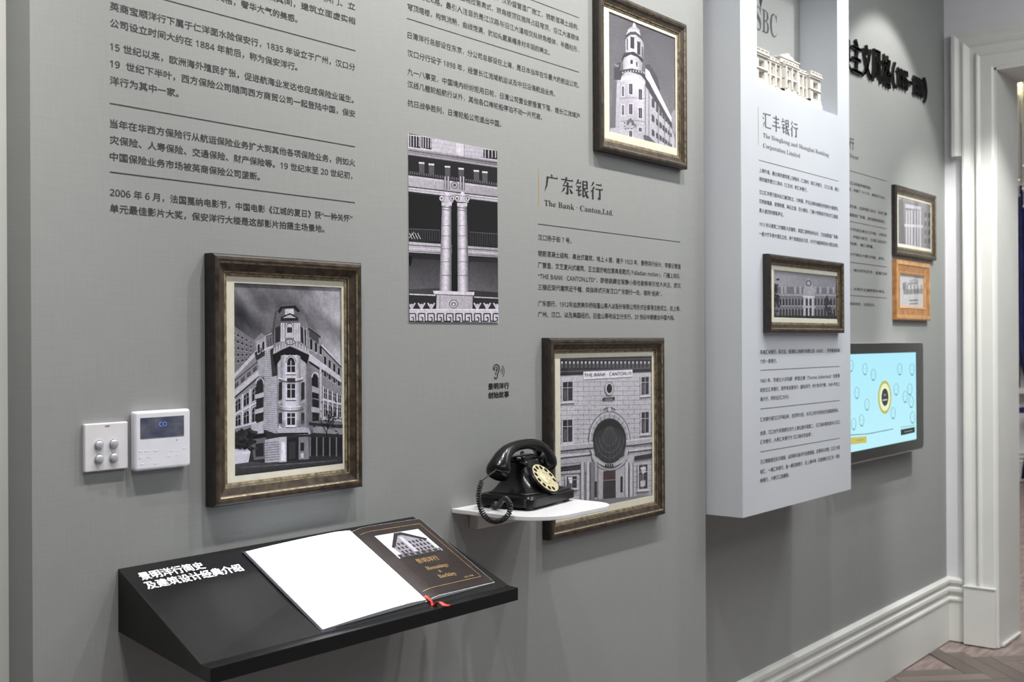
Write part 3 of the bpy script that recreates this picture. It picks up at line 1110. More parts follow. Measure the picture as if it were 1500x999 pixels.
# the columns
for cx, y0 in ((238, 375), (310, 378)):
    n_ = 8
    for k in range(n_):
        u0, u1 = k / n_, (k + 1) / n_
        sh = [.50, .62, .76, .86, .9, .84, .7, .52, .4]
        top, mid, bot = 22, 24, 29
        xs = lambda u, r_: cx + (u * 2 - 1) * r_
        A.poly([(xs(u0, top), y0), (xs(u1, top), y0), (xs(u1, bot) - 5 * (cx < 270) + 5 * (cx > 270), 796), (xs(u0, bot) - 5 * (cx < 270) + 5 * (cx > 270), 796)], [sh[k], sh[k + 1], sh[k + 1], sh[k]])
    for yy in (492, 540, 600, 662, 726):
        A.arc(cx - (2 if cx < 270 else -3), yy, 27, 7, 200, 340, 2.2, .42, 8)
    A.poly([(cx - 24, y0), (cx + 24, y0), (cx + 24, y0 + 16), (cx - 24, y0 + 16)], .84)
    A.line(cx - 24, y0 + 20, cx + 24, y0 + 26, 3, .35)
    A.line(cx - 24, y0 + 32, cx + 24, y0 + 38, 3, .45)
    A.poly([(cx - 30, 332), (cx + 32, 338), (cx + 30, 376), (cx - 28, 372)], .8)
    for sx in (-24, 26):
        A.ell(cx + sx, 356, 13, 15, .32)
        A.ell(cx + sx, 356, 10, 12, .86)
        A.ell(cx + sx, 357, 5, 6, .35)
    A.line(cx - 30, 342, cx + 32, 348, 3, .42)
    A.ell(cx + 2, 335, 9, 10, .88)
A.poly([(262, 378), (287, 380), (289, 795), (262, 795)], .08)
A.poly([(172, 792), (368, 798), (366, 815), (178, 808)], .88)
A.line(172, 810, 368, 816, 4, .35)
A.poly([(190, 812), (360, 818), (358, 880), (188, 880)], [.78, .72, .72, .8])
A.line(206, 815, 204, 880, 3, .5)
A.ell(270, 855, 21, 21, .4)
A.ell(270, 855, 17, 17, .85)
A.ell(270, 856, 11, 11, .4)
A.ell(270, 857, 6, 6, .85)
A.poly([(50, 808), (188, 812), (188, 880), (50, 880)], .18)
A.poly([(360, 822), (490, 828), (490, 880), (358, 880)], .18)
A.line(50, 808, 185, 814, 6, .85)
A.line(366, 822, 490, 828, 5, .8)
for k in range(3):
    for bx in (72, 382):
        c_ = bx + k * 46
        A.line(c_ - 16, 850, c_, 878, 7, .82)
        A.line(c_ + 16, 850, c_, 878, 7, .82)
        A.ell(c_, 862, 8, 8, .8)
A.poly([(50, 878), (490, 878), (490, 950), (50, 948)], .84)
A.line(50, 880, 490, 882, 3, .95)
for k in range(10):
    x0 = 60 + k * 44
    A.path([(x0 + 30, 900), (x0, 900), (x0, 936), (x0 + 20, 936), (x0 + 20, 918), (x0 + 10, 918)], 5, .2)
    A.path([(x0 + 30, 900), (x0 + 31, 936), (x0 + 44, 936)], 5, .2)
A.build('printed_image', M['print'], t)

# ================================================================== FRAMED PICTURE 1: corner building
inner1 = (at(341, 414, -.008).x, at(499, 420, -.008).x, at(343, 697, -.008).z, at(341, 414, -.008).z)
t, Yp = picture('framed_picture', 1.360, 1.757, 1.261, 1.753, 0, .042, .028, inner1, 'bronze framed photograph of an ornate corner building, above the black console')
A = Art(Yp, 290, 360, 2.4975, inner1)
A.sky(lambda u, v: .40 + .32 * max(0, u - .25) * (1.2 - abs(v - .35)) + .34 * cloud(u + v * .6, v - u * .5, 2.2, 6, 3.1) + .1 * v, 26, 30)
A.poly([(120, 285), (205, 345), (205, 420), (120, 480)], .5)
A.facade([(124, 300), (200, 352), (200, 420), (124, 440)], 5, 5, .2, .6, .5, .4)
# left wing
A.poly([(120, 482), (175, 425), (205, 385), (200, 350), (232, 318), (246, 330), (268, 320), (300, 520), (296, 760), (120, 760)], .56)
A.poly([(120, 482), (205, 390), (240, 355), (240, 372), (205, 408), (120, 498)], .82)
A.line(120, 505, 250, 398, 3, .15)
A.poly([(128, 532), (246, 432), (248, 452), (128, 556)], .80)
A.line(128, 560, 248, 458, 5, .14)
A.facade([(130, 508), (240, 412), (242, 432), (130, 530)], 5, 1, .12, .5, .5, .7)
A.facade([(130, 566), (222, 500), (222, 560), (130, 618)], 3, 1, .1, .72, .62, .8, True)
A.facade([(130, 620), (222, 568), (222, 650), (130, 668)], 3, 1, .1, .7, .62, .7, True)
for k in range(4):
    xx = 134 + k * 28
    A.line(xx, 560 - k * 18, xx, 664 - k * 5, 5, .84)
A.line(128, 622, 232, 562, 5, .88)
A.line(128, 668, 236, 640, 6, .84)
A.poly([(210, 350), (250, 330), (252, 470), (222, 480)], .68)
A.poly([(206, 392), (246, 360), (246, 400), (214, 420)], .2)
A.facade([(212, 360), (246, 340), (246, 380), (214, 400)], 2, 1, .1, .8, .5, .8, True)
A.poly([(212, 500), (238, 480), (238, 640), (212, 650)], .14)
A.arc(225, 505, 14, 22, 180, 360, 4, .8)
for yy in (545, 600, 650):
    A.poly([(208, yy), (240, yy - 10), (240, yy + 8), (208, yy + 16)], .74)
    A.line(208, yy + 18, 240, yy + 10, 4, .1)
# rusticated pier
A.poly([(244, 330), (268, 318), (290, 400), (292, 700), (240, 710)], [.78, .74, .78, .8, .72])
for k in range(46):
    yy = 385 + k * 7
    A.line(242, yy + 3, 291, yy, 1.6, .46)
A.poly([(246, 330), (276, 320), (284, 360), (250, 380)], .4)
A.facade([(250, 336), (276, 326), (280, 362), (252, 376)], 3, 1, .12, .7, .4, .8)
A.line(240, 380, 290, 360, 5, .86)
A.poly([(262, 380), (292, 364), (296, 470), (270, 480)], .22)
# right wing
A.poly([(392, 285), (408, 300), (446, 332), (446, 352), (462, 372), (524, 436), (530, 800), (392, 800)], [.6, .6, .62, .6, .6, .58, .5, .5])
A.poly([(392, 290), (446, 330), (448, 340), (392, 302)], .2)
A.poly([(405, 306), (440, 334), (440, 360), (405, 336)], .3)
A.facade([(404, 330), (456, 368), (456, 405), (404, 380)], 3, 1, .1, .72, .5, .8)
A.poly([(404, 392), (470, 440), (526, 486), (526, 502), (470, 462), (404, 420)], .84)
A.line(404, 424, 526, 508, 7, .14)
A.line(450, 362, 524, 438, 6, .84)
A.line(450, 370, 524, 446, 4, .2)
A.facade([(455, 388), (522, 446), (522, 486), (455, 438)], 4, 1, .12, .74, .5, .6)
A.facade([(455, 450), (522, 500), (522, 520), (455, 476)], 4, 1, .15, .66, .5, .8)
for k in range(44):
    A.line(398, 432 + k * 7.2, 414, 436 + k * 7.2, 1.8, .4)
A.poly([(414, 480), (424, 466), (436, 480), (440, 560), (416, 556)], .1)
A.arc(427, 482, 12, 18, 180, 360, 4, .86)
A.poly([(414, 512), (442, 522), (442, 542), (414, 534)], .7)
A.poly([(416, 560), (440, 566), (440, 640), (416, 640)], .12)
A.poly([(412, 588), (442, 594), (442, 612), (412, 608)], .72)
A.line(446, 440, 448, 640, 7, .8)
A.facade([(455, 515), (524, 548), (524, 578), (455, 560)], 4, 1, .09, .78, .62, .8)
A.facade([(455, 572), (524, 590), (524, 630), (455, 628)], 4, 1, .09, .78, .62, .8)
for k in range(5):
    A.line(456 + k * 17, 515 + k * 8, 456 + k * 17, 630, 4, .84)
A.line(452, 562, 526, 582, 5, .86)
A.line(446, 632, 526, 640, 6, .84)
A.line(404, 650, 526, 660, 8, .16)
# corner tower
A.poly([(286, 235), (306, 216), (356, 215), (380, 238), (400, 292), (404, 405), (392, 420), (390, 690), (292, 690), (288, 420), (274, 400), (276, 292)], [.42, .42, .4, .4, .55, .6, .74, .7, .78, .74, .5, .4])
A.poly([(300, 222), (354, 218), (372, 240), (362, 244), (346, 228), (308, 230), (296, 248), (288, 240)], .12)
A.poly([(316, 232), (346, 230), (350, 250), (316, 252)], .85)
A.poly([(300, 262), (333, 246), (362, 262), (366, 274), (300, 276)], .14)
A.poly([(308, 264), (333, 252), (356, 264)], .78)
A.poly([(318, 284), (346, 284), (348, 336), (318, 336)], .84)
A.arc(332, 296, 11, 12, 180, 360, 3, .35)
A.poly([(323, 298), (342, 298), (342, 318), (323, 318)], .2)
for xx in (303, 311, 352, 360, 368):
    A.poly([(xx - 3, 282), (xx + 3, 282), (xx + 3, 350), (xx - 3, 350)], .86)
A.poly([(280, 300), (298, 292), (298, 350), (280, 356)], .18)
A.poly([(372, 294), (392, 310), (392, 366), (374, 352)], .2)
for xx in (384, 394):
    A.line(xx, 300, xx + 2, 370, 4, .7)
# balcony and its deep shadow
A.poly([(274, 376), (300, 360), (334, 340), (366, 358), (402, 378), (404, 398), (366, 380), (334, 366), (300, 380), (272, 396)], .78)
for k in range(12):
    xx = 280 + k * 10.5
    yy = 378 - 26 * (1 - abs(k - 5.5) / 6)
    A.line(xx, yy - 8, xx, yy + 10, 2, .3)
A.arc(334, 352, 18, 10, 0, 360, 3, .3)
A.poly([(272, 398), (300, 382), (334, 368), (366, 382), (404, 400), (396, 432), (372, 412), (334, 398), (302, 410), (282, 440)], .08)
# shaft with three stacked windows
A.poly([(300, 402), (316, 398), (316, 690), (300, 690)], [.6, .8, .8, .62])
A.poly([(356, 398), (372, 404), (372, 690), (356, 690)], [.84, .55, .5, .8])
A.poly([(316, 400), (356, 400), (356, 690), (316, 690)], .86)
for y0, y1, ar in ((428, 462, True), (505, 556, False), (612, 655, False)):
    A.poly([(323, y0), (352, y0), (352, y1), (323, y1)], .14)
    if ar:
        A.ell(337, y0, 14, 20, .14)
        A.arc(337, y0, 18, 25, 180, 360, 3, .45)
    A.line(337, y0 - 8, 337, y1, 3, .8)
    A.line(323, (y0 + y1) / 2 - 6, 352, (y0 + y1) / 2 - 6, 3, .8)
    A.line(318, y1 + 5, 356, y1 + 5, 4, .95)
    A.line(318, y1 + 10, 356, y1 + 10, 3, .35)
for yy in (484, 492, 585, 598, 664):
    A.arc(337, yy - 6, 48, 12, 20, 160, 3.5, .35 if yy in (492, 598) else .94)
for x0 in (292, 374):
    A.poly([(x0, 500), (x0 + 12, 498), (x0 + 12, 560), (x0, 566)], .18)
    A.poly([(x0, 610), (x0 + 12, 610), (x0 + 12, 650), (x0, 650)], .2)
    for k in range(12):
        A.line(x0 - 2, 576 + k * 3, x0 + 14, 574 + k * 3, 1.1, .45)
A.poly([(322, 484), (352, 484), (352, 500), (322, 498)], .2)
for k in range(11):
    A.line(302, 640 + k * 5, 318, 639 + k * 5, 1.6, .45)
    A.line(356, 640 + k * 5, 388, 642 + k * 5, 1.6, .45)
# ground floor and street
A.poly([(286, 668), (400, 664), (408, 684), (400, 700), (286, 700)], .7)
A.line(286, 688, 400, 686, 6, .08)
A.poly([(120, 690), (200, 660), (290, 690), (400, 690), (530, 650), (530, 860), (120, 860)], .17)
A.poly([(190, 650), (236, 660), (236, 690), (190, 690)], .72)
A.poly([(190, 710), (244, 700), (244, 778), (200, 784)], .4)
A.poly([(196, 690), (246, 684), (246, 700), (196, 706)], .08)
A.poly([(206, 725), (236, 720), (236, 770), (206, 772)], .14)
A.poly([(240, 710), (292, 700), (294, 790), (240, 794)], .68)
for k in range(8):
    A.line(240, 722 + k * 9, 294, 716 + k * 9, 2, .35)
A.poly([(292, 700), (320, 698), (320, 790), (294, 792)], .74)
A.poly([(300, 718), (314, 716), (316, 786), (300, 786)], .9)
A.poly([(320, 704), (364, 702), (364, 782), (320, 786)], .1)
A.poly([(328, 718), (352, 716), (352, 778), (328, 780)], .2)
A.poly([(364, 700), (400, 698), (402, 780), (364, 782)], .5)
A.poly([(370, 720), (384, 720), (384, 750), (370, 750)], .12)
A.poly([(372, 760), (382, 758), (382, 776), (372, 776)], .8)
for k in range(5):
    A.poly([(410 + k * 24, 702 + k), (426 + k * 24, 700), (426 + k * 24, 764 - k), (410 + k * 24, 768)], .10)
    A.line(406 + k * 24, 700, 406 + k * 24, 770, 4, .5)
A.poly([(416, 660), (526, 668), (526, 690), (416, 684)], .58)
A.poly([(120, 745), (170, 738), (188, 752), (178, 800), (120, 840)], .82)
A.poly([(120, 800), (190, 790), (300, 796), (440, 786), (530, 770), (530, 860), (120, 860)], [.28, .3, .24, .22, .2, .12, .14])
for k in range(8):
    A.line(150 + k * 42, 812 - k * 3, 210 + k * 42, 806 - k * 3, 2, .4)
# bare tree
for p in ([(470, 770), (466, 690), (474, 640), (466, 600)], [(474, 660), (492, 630), (500, 600)], [(468, 690), (450, 650), (444, 628)], [(472, 645), (486, 615), (484, 590)]):
    A.path(smooth(p, 3), 3, .06)
for k in range(70):
    x, y = random.gauss(474, 24), random.gauss(640, 26)
    A.ell(x, y, random.uniform(2, 5), random.uniform(1.5, 3.5), random.uniform(.08, .3), 6)
for k in range(60):
    x, y = random.uniform(130, 210), random.uniform(672, 742)
    A.ell(x, y, random.uniform(4, 9), random.uniform(3, 7), random.uniform(.06, .26), 7)
A.build('printed_image', M['print'], t)

# ================================================================== FRAMED PICTURE 2: bank front
def p2(x, y):
    q = at(650 + x / 3.029, 480 + y / 3.029, -.010)
    return q


inner2 = (p2(513, 0).x, p2(922, 0).x, 1.083, p2(513, 133).z)
inner2 = (p2(513, 0).x, p2(922, 0).x, p2(920, 745).z, p2(513, 135).z)
t, Yp = picture('framed_picture', 2.443, 3.036, 1.046, 1.588, 0, .042, .028, inner2, 'bronze framed photograph of an arched bank front, behind the telephone')
A = Art(Yp, 650, 480, 3.029, inner2, (1.0, .985, 1.03))
A.sky(lambda u, v: .80 - .06 * v + .05 * cloud(u, v, 4, 4), 10, 12)
for k in range(16):
    yy = 238 + k * 21
    A.line(505, yy + 4, 925, yy - k * .4, 1.6, .42)
for k in range(17):
    for j in range(9):
        xx = 520 + j * 50 + (k % 2) * 25
        A.line(xx, 218 + k * 20, xx, 238 + k * 20, 1.4, .46)
A.poly([(505, 128), (930, 128), (930, 190), (505, 212)], [.16, .14, .16, .18])
for k in range(24):
    xx = 520 + k * 17.5
    A.poly([(xx, 150), (xx + 7, 149), (xx + 7, 160), (xx, 161)], .8)
    A.poly([(xx - 1, 160), (xx + 9, 159), (xx + 9, 178), (xx - 1, 180)], .34)
A.line(505, 141, 930, 138, 6, .36)
A.line(505, 196, 930, 178, 3, .45)
A.line(505, 210, 930, 192, 5, .1)
A.poly([(618, 195), (836, 186), (836, 217), (618, 230)], .93)


def win(x0, y0, x1, y1, sk=3):
    A.poly([(x0 - 6, y0 - 6), (x1 + 6, y0 - 8), (x1 + 6, y1 + 4), (x0 - 6, y1 + 6)], .78)
    A.poly([(x0, y0), (x1, y0 - sk), (x1, y1 - sk), (x0, y1)], .16)
    m_ = (x0 + x1) / 2
    A.line(m_, y0, m_, y1, 3, .66)
    A.line(x0, y0 + (y1 - y0) * .3, x1, y0 + (y1 - y0) * .3 - 2, 3, .7)
    A.poly([(x0 + 4, y0 + (y1 - y0) * .4), (m_ - 4, y0 + (y1 - y0) * .4), (m_ - 4, y1 - 6), (x0 + 4, y1 - 6)], .36)
    A.poly([(x0 - 8, y1 + 4), (x1 + 8, y1), (x1 + 8, y1 + 8), (x0 - 8, y1 + 12)], .85)
    A.line(x0 - 8, y1 + 14, x1 + 8, y1 + 10, 3, .25)


for q in ((527, 242, 570, 326), (876, 220, 908, 298), (527, 410, 569, 508), (876, 376, 908, 468)):
    win(*q)
A.ell(733, 270, 20, 30, .78)
A.arc(733, 270, 20, 30, 0, 360, 2.5, .4, 20)
A.ell(733, 270, 12, 21, .09)
A.poly([(706, 308), (754, 306), (750, 322), (710, 324)], .5)
A.line(706, 316, 754, 312, 3, .15)
A.ell(708, 318, 6, 7, .2)
A.ell(752, 314, 6, 7, .2)
# arch
A.ell(733, 500, 92, 128, .7, 30)
A.arc(733, 500, 92, 128, 170, 370, 3, .35, 24)
A.arc(733, 500, 86, 120, 170, 370, 3, .85, 24)
for k in range(13):
    a0 = math.radians(180 + k * 15)
    A.line(733 + 74 * math.cos(a0), 500 + 98 * math.sin(a0), 733 + 86 * math.cos(a0), 500 + 120 * math.sin(a0), 2.5, .4)
A.poly([(722, 352), (746, 352), (742, 378), (728, 378)], .6)
A.arc(733, 366, 26, 10, 180, 360, 4, .2)
A.ell(733, 362, 7, 9, .8)
A.ell(733, 502, 75, 100, .12, 30)
A.poly([(662, 520), (680, 440), (733, 405), (788, 440), (806, 520), (796, 570), (733, 600), (670, 570)], .17)
for k in range(9):
    a0 = math.radians(200 + k * 17.5)
    A.line(733, 412, 733 + 74 * math.cos(math.radians(160 - k * 17.5)), 560 + 36 * abs(math.sin(math.radians(160 - k * 17.5))), 1.6, .36)
for r_ in (.45, .7, .9):
    A.arc(733, 470, 72 * r_, 120 * r_, 10, 170, 2, .42, 18)
A.poly([(664, 470), (700, 420), (733, 410), (770, 424), (800, 470), (770, 446), (733, 436), (696, 450)], .07)
# belt courses
A.poly([(505, 522), (660, 508), (660, 530), (505, 546)], .72)
A.line(505, 524, 660, 510, 4, .9)
A.line(505, 548, 660, 534, 4, .2)
A.poly([(806, 500), (925, 486), (925, 510), (806, 522)], .72)
A.line(806, 502, 925, 488, 4, .9)
A.line(806, 526, 925, 510, 4, .22)
A.line(505, 572, 655, 556, 3, .9)
A.line(505, 580, 655, 564, 4, .18)
A.line(806, 548, 925, 532, 3, .9)
A.line(806, 556, 925, 540, 4, .2)
A.poly([(505, 586), (650, 570), (650, 640), (505, 650)], .70)
A.poly([(505, 618), (604, 606), (604, 630), (505, 640)], .16)
A.poly([(844, 570), (925, 556), (925, 578), (844, 590)], .16)
# curved balcony and portal
A.arc(733, 530, 82, 82, 10, 170, 8, .76, 20)
A.arc(733, 530, 86, 92, 10, 170, 4, .3, 20)
A.arc(733, 530, 82, 102, 20, 160, 10, .7, 20)
A.poly([(650, 590), (680, 618), (733, 632), (786, 616), (810, 588), (812, 800), (650, 800)], .70)
A.arc(733, 560, 82, 74, 20, 160, 3, .25, 20)
for i_, ch in enumerate('bank'):
    A.poly([(712 + i_ * 10, 605), (719 + i_ * 10, 604), (719 + i_ * 10, 618), (712 + i_ * 10, 619)], .1)
for xx, g_ in ((612, .78), (636, .8), (656, .5), (672, .66), (808, .8), (828, .78)):
    A.poly([(xx - 6, 596), (xx + 6, 594), (xx + 6, 800), (xx - 6, 800)], g_)
    A.line(xx + 8, 596, xx + 8, 800, 3, .22)
    A.line(xx - 8, 598, xx - 8, 800, 2, .4)
A.poly([(704, 636), (758, 632), (760, 800), (702, 800)], .12)
A.poly([(704, 636), (758, 632), (758, 672), (704, 676)], (.26, .17, .17))
for k in range(6):
    A.line(710 + k * 9, 684, 710 + k * 9, 800, 2, .3)
A.line(703, 678, 760, 674, 4, .5)
A.poly([(666, 682), (676, 681), (676, 752), (666, 753)], .1)
A.poly([(780, 660), (790, 659), (790, 730), (780, 732)], .1)
win(541, 660, 586, 712, 2)
A.poly([(546, 664), (566, 662), (566, 690), (556, 690)], .9)
win(862, 608, 900, 716, 3)
A.poly([(868, 620), (892, 616), (892, 640), (878, 650)], .85)
A.poly([(868, 680), (890, 676), (890, 700), (870, 708)], .8)
for k in range(9):
    A.line(505, 606 + k * 24, 600, 598 + k * 24, 1.6, .4)
    A.line(834, 590 + k * 24, 925, 580 + k * 24, 1.6, .42)
A.poly([(505, 775), (925, 742), (925, 830), (505, 830)], .5)
img2 = A.build('printed_image', M['print'], t)
# writing carved on the front
sa = p2(624, 213)
sb = p2(812, 203)
zc = p2(624, 211).z
o = letters('sign_text', 'THE BANK · CANTON', Vector((sa.x, Yp - .0009 - 0.0006, (p2(624, 212).z + p2(812, 201).z) / 2)), EX, EZ, p2(808, 200).x - sa.x, .0125, M['ink_black'], t, .012, conv=sans)
o = letters('sign_text', 'LTD', Vector((p2(813, 200).x, Yp - .0009 - 0.0006, (p2(813, 203).z + p2(832, 200).z) / 2)), EX, EZ, p2(833, 200).x - p2(813, 200).x, .0105, M['ink_black'], t, .012, conv=sans)

# ================================================================== FRAMED PICTURE 3: domed tower
def p3(x, y):
    return at(840 + x / 3.84, y / 3.84, -.010)


zt3 = (p3(196, 62).z + p3(572, 215).z) / 2
inner3 = (p3(196, 60).x, p3(572, 215).x, (p3(207, 745).z + p3(572, 832).z) / 2, zt3)
t, Yp = picture('framed_picture', 2.690, 3.182, 2.122, 2.582, 0, .040, .028, inner3, 'bronze framed photograph of a domed round tower, hung highest near the showcase')
A = Art(Yp, 840, 0, 3.84, inner3)
A.sky(lambda u, v: .36 + .14 * v + .03 * cloud(u, v), 8, 8)
A.poly([(240, 440), (262, 400), (300, 400), (400, 430), (420, 470), (560, 720), (580, 850), (204, 850), (208, 700), (226, 470)], [.6, .75, .8, .8, .76, .74, .74, .8, .7, .5])
A.poly([(204, 720), (226, 460), (244, 450), (236, 720)], .42)
A.poly([(228, 380), (262, 370), (270, 450), (228, 450)], .28)
for k in range(10):
    A.ell(236 + random.uniform(0, 26), 362 + random.uniform(-10, 20), 6, 6, random.uniform(.2, .6), 7)
# round corner
A.poly([(262, 460), (320, 432), (380, 446), (402, 480), (402, 850), (256, 850)], [.7, .9, .9, .72, .7, .78])
A.poly([(268, 440), (300, 425), (350, 426), (404, 462), (404, 478), (350, 440), (300, 440), (266, 460)], .86)
A.poly([(262, 402), (290, 384), (330, 380), (380, 396), (420, 440), (416, 468), (376, 420), (330, 402), (290, 408), (262, 440)], .24)
for k in range(9):
    A.poly([(274 + k * 15, 404 - 10 * math.sin(k * .4)), (281 + k * 15, 403 - 10 * math.sin(k * .4)), (281 + k * 15, 414 - 10 * math.sin(k * .4)), (274 + k * 15, 415 - 10 * math.sin(k * .4))], .7)
# upper drum
A.poly([(276, 330), (320, 308), (366, 318), (388, 350), (384, 400), (330, 384), (280, 392)], [.6, .86, .84, .6, .6, .88, .66])
A.poly([(272, 330), (284, 300), (322, 286), (366, 300), (394, 340), (386, 352), (360, 322), (320, 306), (286, 322), (276, 352)], .22)
A.poly([(320, 336), (334, 336), (334, 360), (320, 360)], .2)
A.poly([(352, 346), (360, 350), (360, 376), (352, 372)], .3)
# lantern
A.poly([(292, 226), (304, 196), (346, 188), (382, 214), (396, 250), (392, 330), (340, 290), (294, 296)], [.66, .8, .84, .7, .6, .6, .86, .7])
for x0, x1, y0, y1 in ((320, 342, 206, 270), (358, 376, 232, 304), (300, 306, 214, 280), (384, 390, 262, 320)):
    A.poly([(x0, y0), (x1, y0 + 4), (x1, y1 + 6), (x0, y1)], .22)
A.poly([(290, 226), (292, 196), (320, 174), (352, 174), (386, 204), (394, 244), (382, 222), (350, 196), (320, 196), (300, 214)], .3)
A.poly([(294, 196), (306, 172), (330, 156), (352, 162), (374, 184), (376, 200), (350, 178), (320, 178)], .78)
A.poly([(300, 172), (312, 160), (330, 150), (336, 132), (342, 124), (348, 134), (354, 152), (372, 168), (372, 182), (350, 166), (320, 166)], .7)
A.poly([(334, 150), (341, 118), (350, 150)], .85)
# windows of the round corner
for x0, x1, y0, y1 in ((312, 332, 470, 530), (366, 386, 500, 560), (272, 284, 484, 540), (312, 332, 584, 642), (366, 386, 606, 664), (272, 284, 590, 646), (312, 330, 734, 770), (366, 384, 716, 740)):
    A.poly([(x0 - 3, y0 - 4), (x1 + 3, y0 - 2), (x1 + 3, y1 + 5), (x0 - 3, y1 + 3)], .92)
    A.poly([(x0, y0), (x1, y0 + 2), (x1, y1 + 2), (x0, y1)], .24)
    A.line((x0 + x1) / 2, y0, (x0 + x1) / 2, y1, 2, .6)
A.arc(330, 560, 76, 10, 200, 340, 2.5, .5)
A.arc(330, 690, 76, 12, 200, 340, 2.5, .5)
A.poly([(296, 706), (300, 680), (320, 664), (338, 682), (344, 706), (330, 700), (320, 684), (308, 700)], .4)
for k in range(26):
    A.ell(random.uniform(284, 352), random.uniform(690, 726), 5, 4, random.uniform(.3, .75), 6)
# receding side
A.poly([(404, 364), (428, 360), (470, 430), (490, 510), (470, 500), (404, 400)], .3)
A.poly([(404, 384), (424, 400), (560, 680), (560, 706), (404, 430)], .92)
A.poly([(404, 440), (424, 460), (560, 722), (562, 738), (404, 480)], .26)
for k in range(7):
    f = k / 7
    x0 = 440 + 118 * f ** .8
    for y0, y1 in ((550, 600), (640, 680), (724, 760)):
        yy0 = y0 + (x0 - 440) * (1.25 - (y0 - 550) * .0028)
        yy1 = y1 + (x0 - 440) * (1.2 - (y1 - 550) * .0028)
        wd = 15 * (1 - f * .55)
        A.poly([(x0, yy0), (x0 + wd, yy0 + wd * 1.0), (x0 + wd, yy1 + wd * .5), (x0, yy1)], .28)
for xx in (404, 424, 476, 512, 540):
    A.line(xx, 470 + (xx - 404) * 1.7, xx, 850, 3, .5)
A.poly([(392, 760), (420, 764), (470, 812), (460, 820), (400, 790)], .34)
A.poly([(548, 640), (572, 610), (572, 760), (556, 740)], .62)
A.build('printed_image', M['print'], t)

# ================================================================== WALL SWITCH AND THERMOSTAT
sx0, sx1, sz0, sz1 = 1.100, 1.186, 1.352, 1.437
t = thing('light_switch', (sx0 + .043, 0, sz0), 'white square light switch with four round buttons', 'switch')
bevel(MB().box(sx0, sx1, -.009, -.0002, sz0, sz1).build('switch_plate', M['switch'], t), .002, 2)
for px, py in ((146, 652), (167.5, 650), (146, 672.5), (167.5, 670.5)):
    c = at(px, py, -.012)
    ring = MB()
    ring.tube([(c.x, -.0085, c.z), (c.x, -.0115, c.z)], .0089, 24)
    ring.build('button_rim', M['chrome'], t, smooth=False)
    bt = MB()
    R_ = [(.0078, -.0100), (.0078, -.0130), (.0070, -.0142), (.005, -.0150), (.0025, -.0154), (.0004, -.0155)]
    bt.loft([[(c.x + r_ * math.cos(a), y_, c.z + r_ * math.sin(a)) for a in [2 * math.pi * k / 24 for k in range(24)]] for r_, y_ in R_])
    bt.build('button', M['button'], t, smooth=True)
c = at(157, 624, -.0092)
MB().box(c.x - .004, c.x + .005, -.0094, -.009, c.z - .0008, c.z + .0008).build('maker_mark', M['ink_soft'], t)

tx0, tx1 = at(190, 640, 0).x, at(279.5, 640, -.018).x
tz1, tz0 = at(279, 598.5, -.018).z, at(279, 682.5, -.018).z
t = thing('thermostat', ((tx0 + tx1) / 2, 0, tz0), 'white wall thermostat with small dark display beside the switch', 'thermostat')
o = MB().box(tx0, tx1, -.018, -.0005, tz0, tz1).build('housing', M['thermo'], t)
bevel(o, .005, 4)


def rect_on(Y, x0, y0, x1, y1):
    a = at(x0, y0, Y)
    b2 = at(x1, y1, Y)
    return a.x, b2.x, b2.z, a.z


lx0, lx1, lz0, lz1 = rect_on(-.0182, 205.5, 612.5, 269.5, 638)
MB().box(lx0, lx1, -.0186, -.017, lz0, lz1).build('display', M['lcd'], t)
a = at(233, 621.5, -.019)
letters('display_digits', 'CO', Vector((a.x, -.0188, a.z)), EX, EZ, .0165, .0115, M['lcd_digit'], t, 0.0, conv=sans)
c = at(259, 644.5, -.0182)
MB().cyl((c.x, -.0178, c.z), (0, -1, 0), .0011, .0008, 12).build('indicator', M['ink_soft'], t)
mb = MB()
for px, py, wd in ((203, 661, .007), (212, 660.5, .006), (224, 660, .008), (204, 671, .006), (217, 669.5, .004), (206, 680, .006), (225, 679, .007), (250, 660, .004), (268, 656.5, .005), (246, 667.5, .004), (258, 666, .004)):
    c = at(px, py, -.0182)
    mb.box(c.x, c.x + wd, -.0184, -.0178, c.z - .0009, c.z + .0009)
mb.build('key_marks', M['emboss'], t)['kind'] = 'stuff'

# ================================================================== CONSOLE
CX0, CX1, CX1F = 1.169, 1.942, 1.966
YF, YFR = -.272, -.294
ZB, ZF = 1.171, 1.0385
t = thing('reading_console', ((CX0 + CX1) / 2, 0, 1.02), 'black sloping wall console carrying the open book', 'console')
# solid body: side outline swept, ledge along the front
lip = .026


def side(x, yf):
    s_ = (ZB - ZF) / (-yf - lip)
    return [(x, -.0005, 1.057), (x, yf, 1.011), (x, yf, ZF), (x, yf + lip, ZF + .0015), (x, -.0005, ZB)]


mb = MB()
mb.loft([side(CX0, YF), side(CX1F, YFR)])
mb.v = [(CX1, v[1], v[2]) if (abs(v[0] - CX1F) < 1e-6 and v[1] > -.01) else v for v in mb.v]
bevel(mb.build('console_body', M['console'], t), .0012, 2)
SN = (ZB - ZF - .0015) / (-YF - lip)        # slope


def inc(x, y, h=0.0):
    """point over the sloping top at plan x, y, height h above it"""
    z = ZB + (y + .0005) * SN
    nrm = Vector((0, -SN, 1)).normalized()
    return Vector((x, y, z)) + nrm * h


def inc_px(px, py, h=0.0):
    d = RI * ((px - 750) / F_PX) - UP * ((py - 499.5) / F_PX) + FW
    c_ = ZB + h * math.sqrt(1 + SN * SN)
    tt = (c_ - CAM.z + SN * CAM.y) / (d.z - SN * d.y)
    return CAM + d * tt


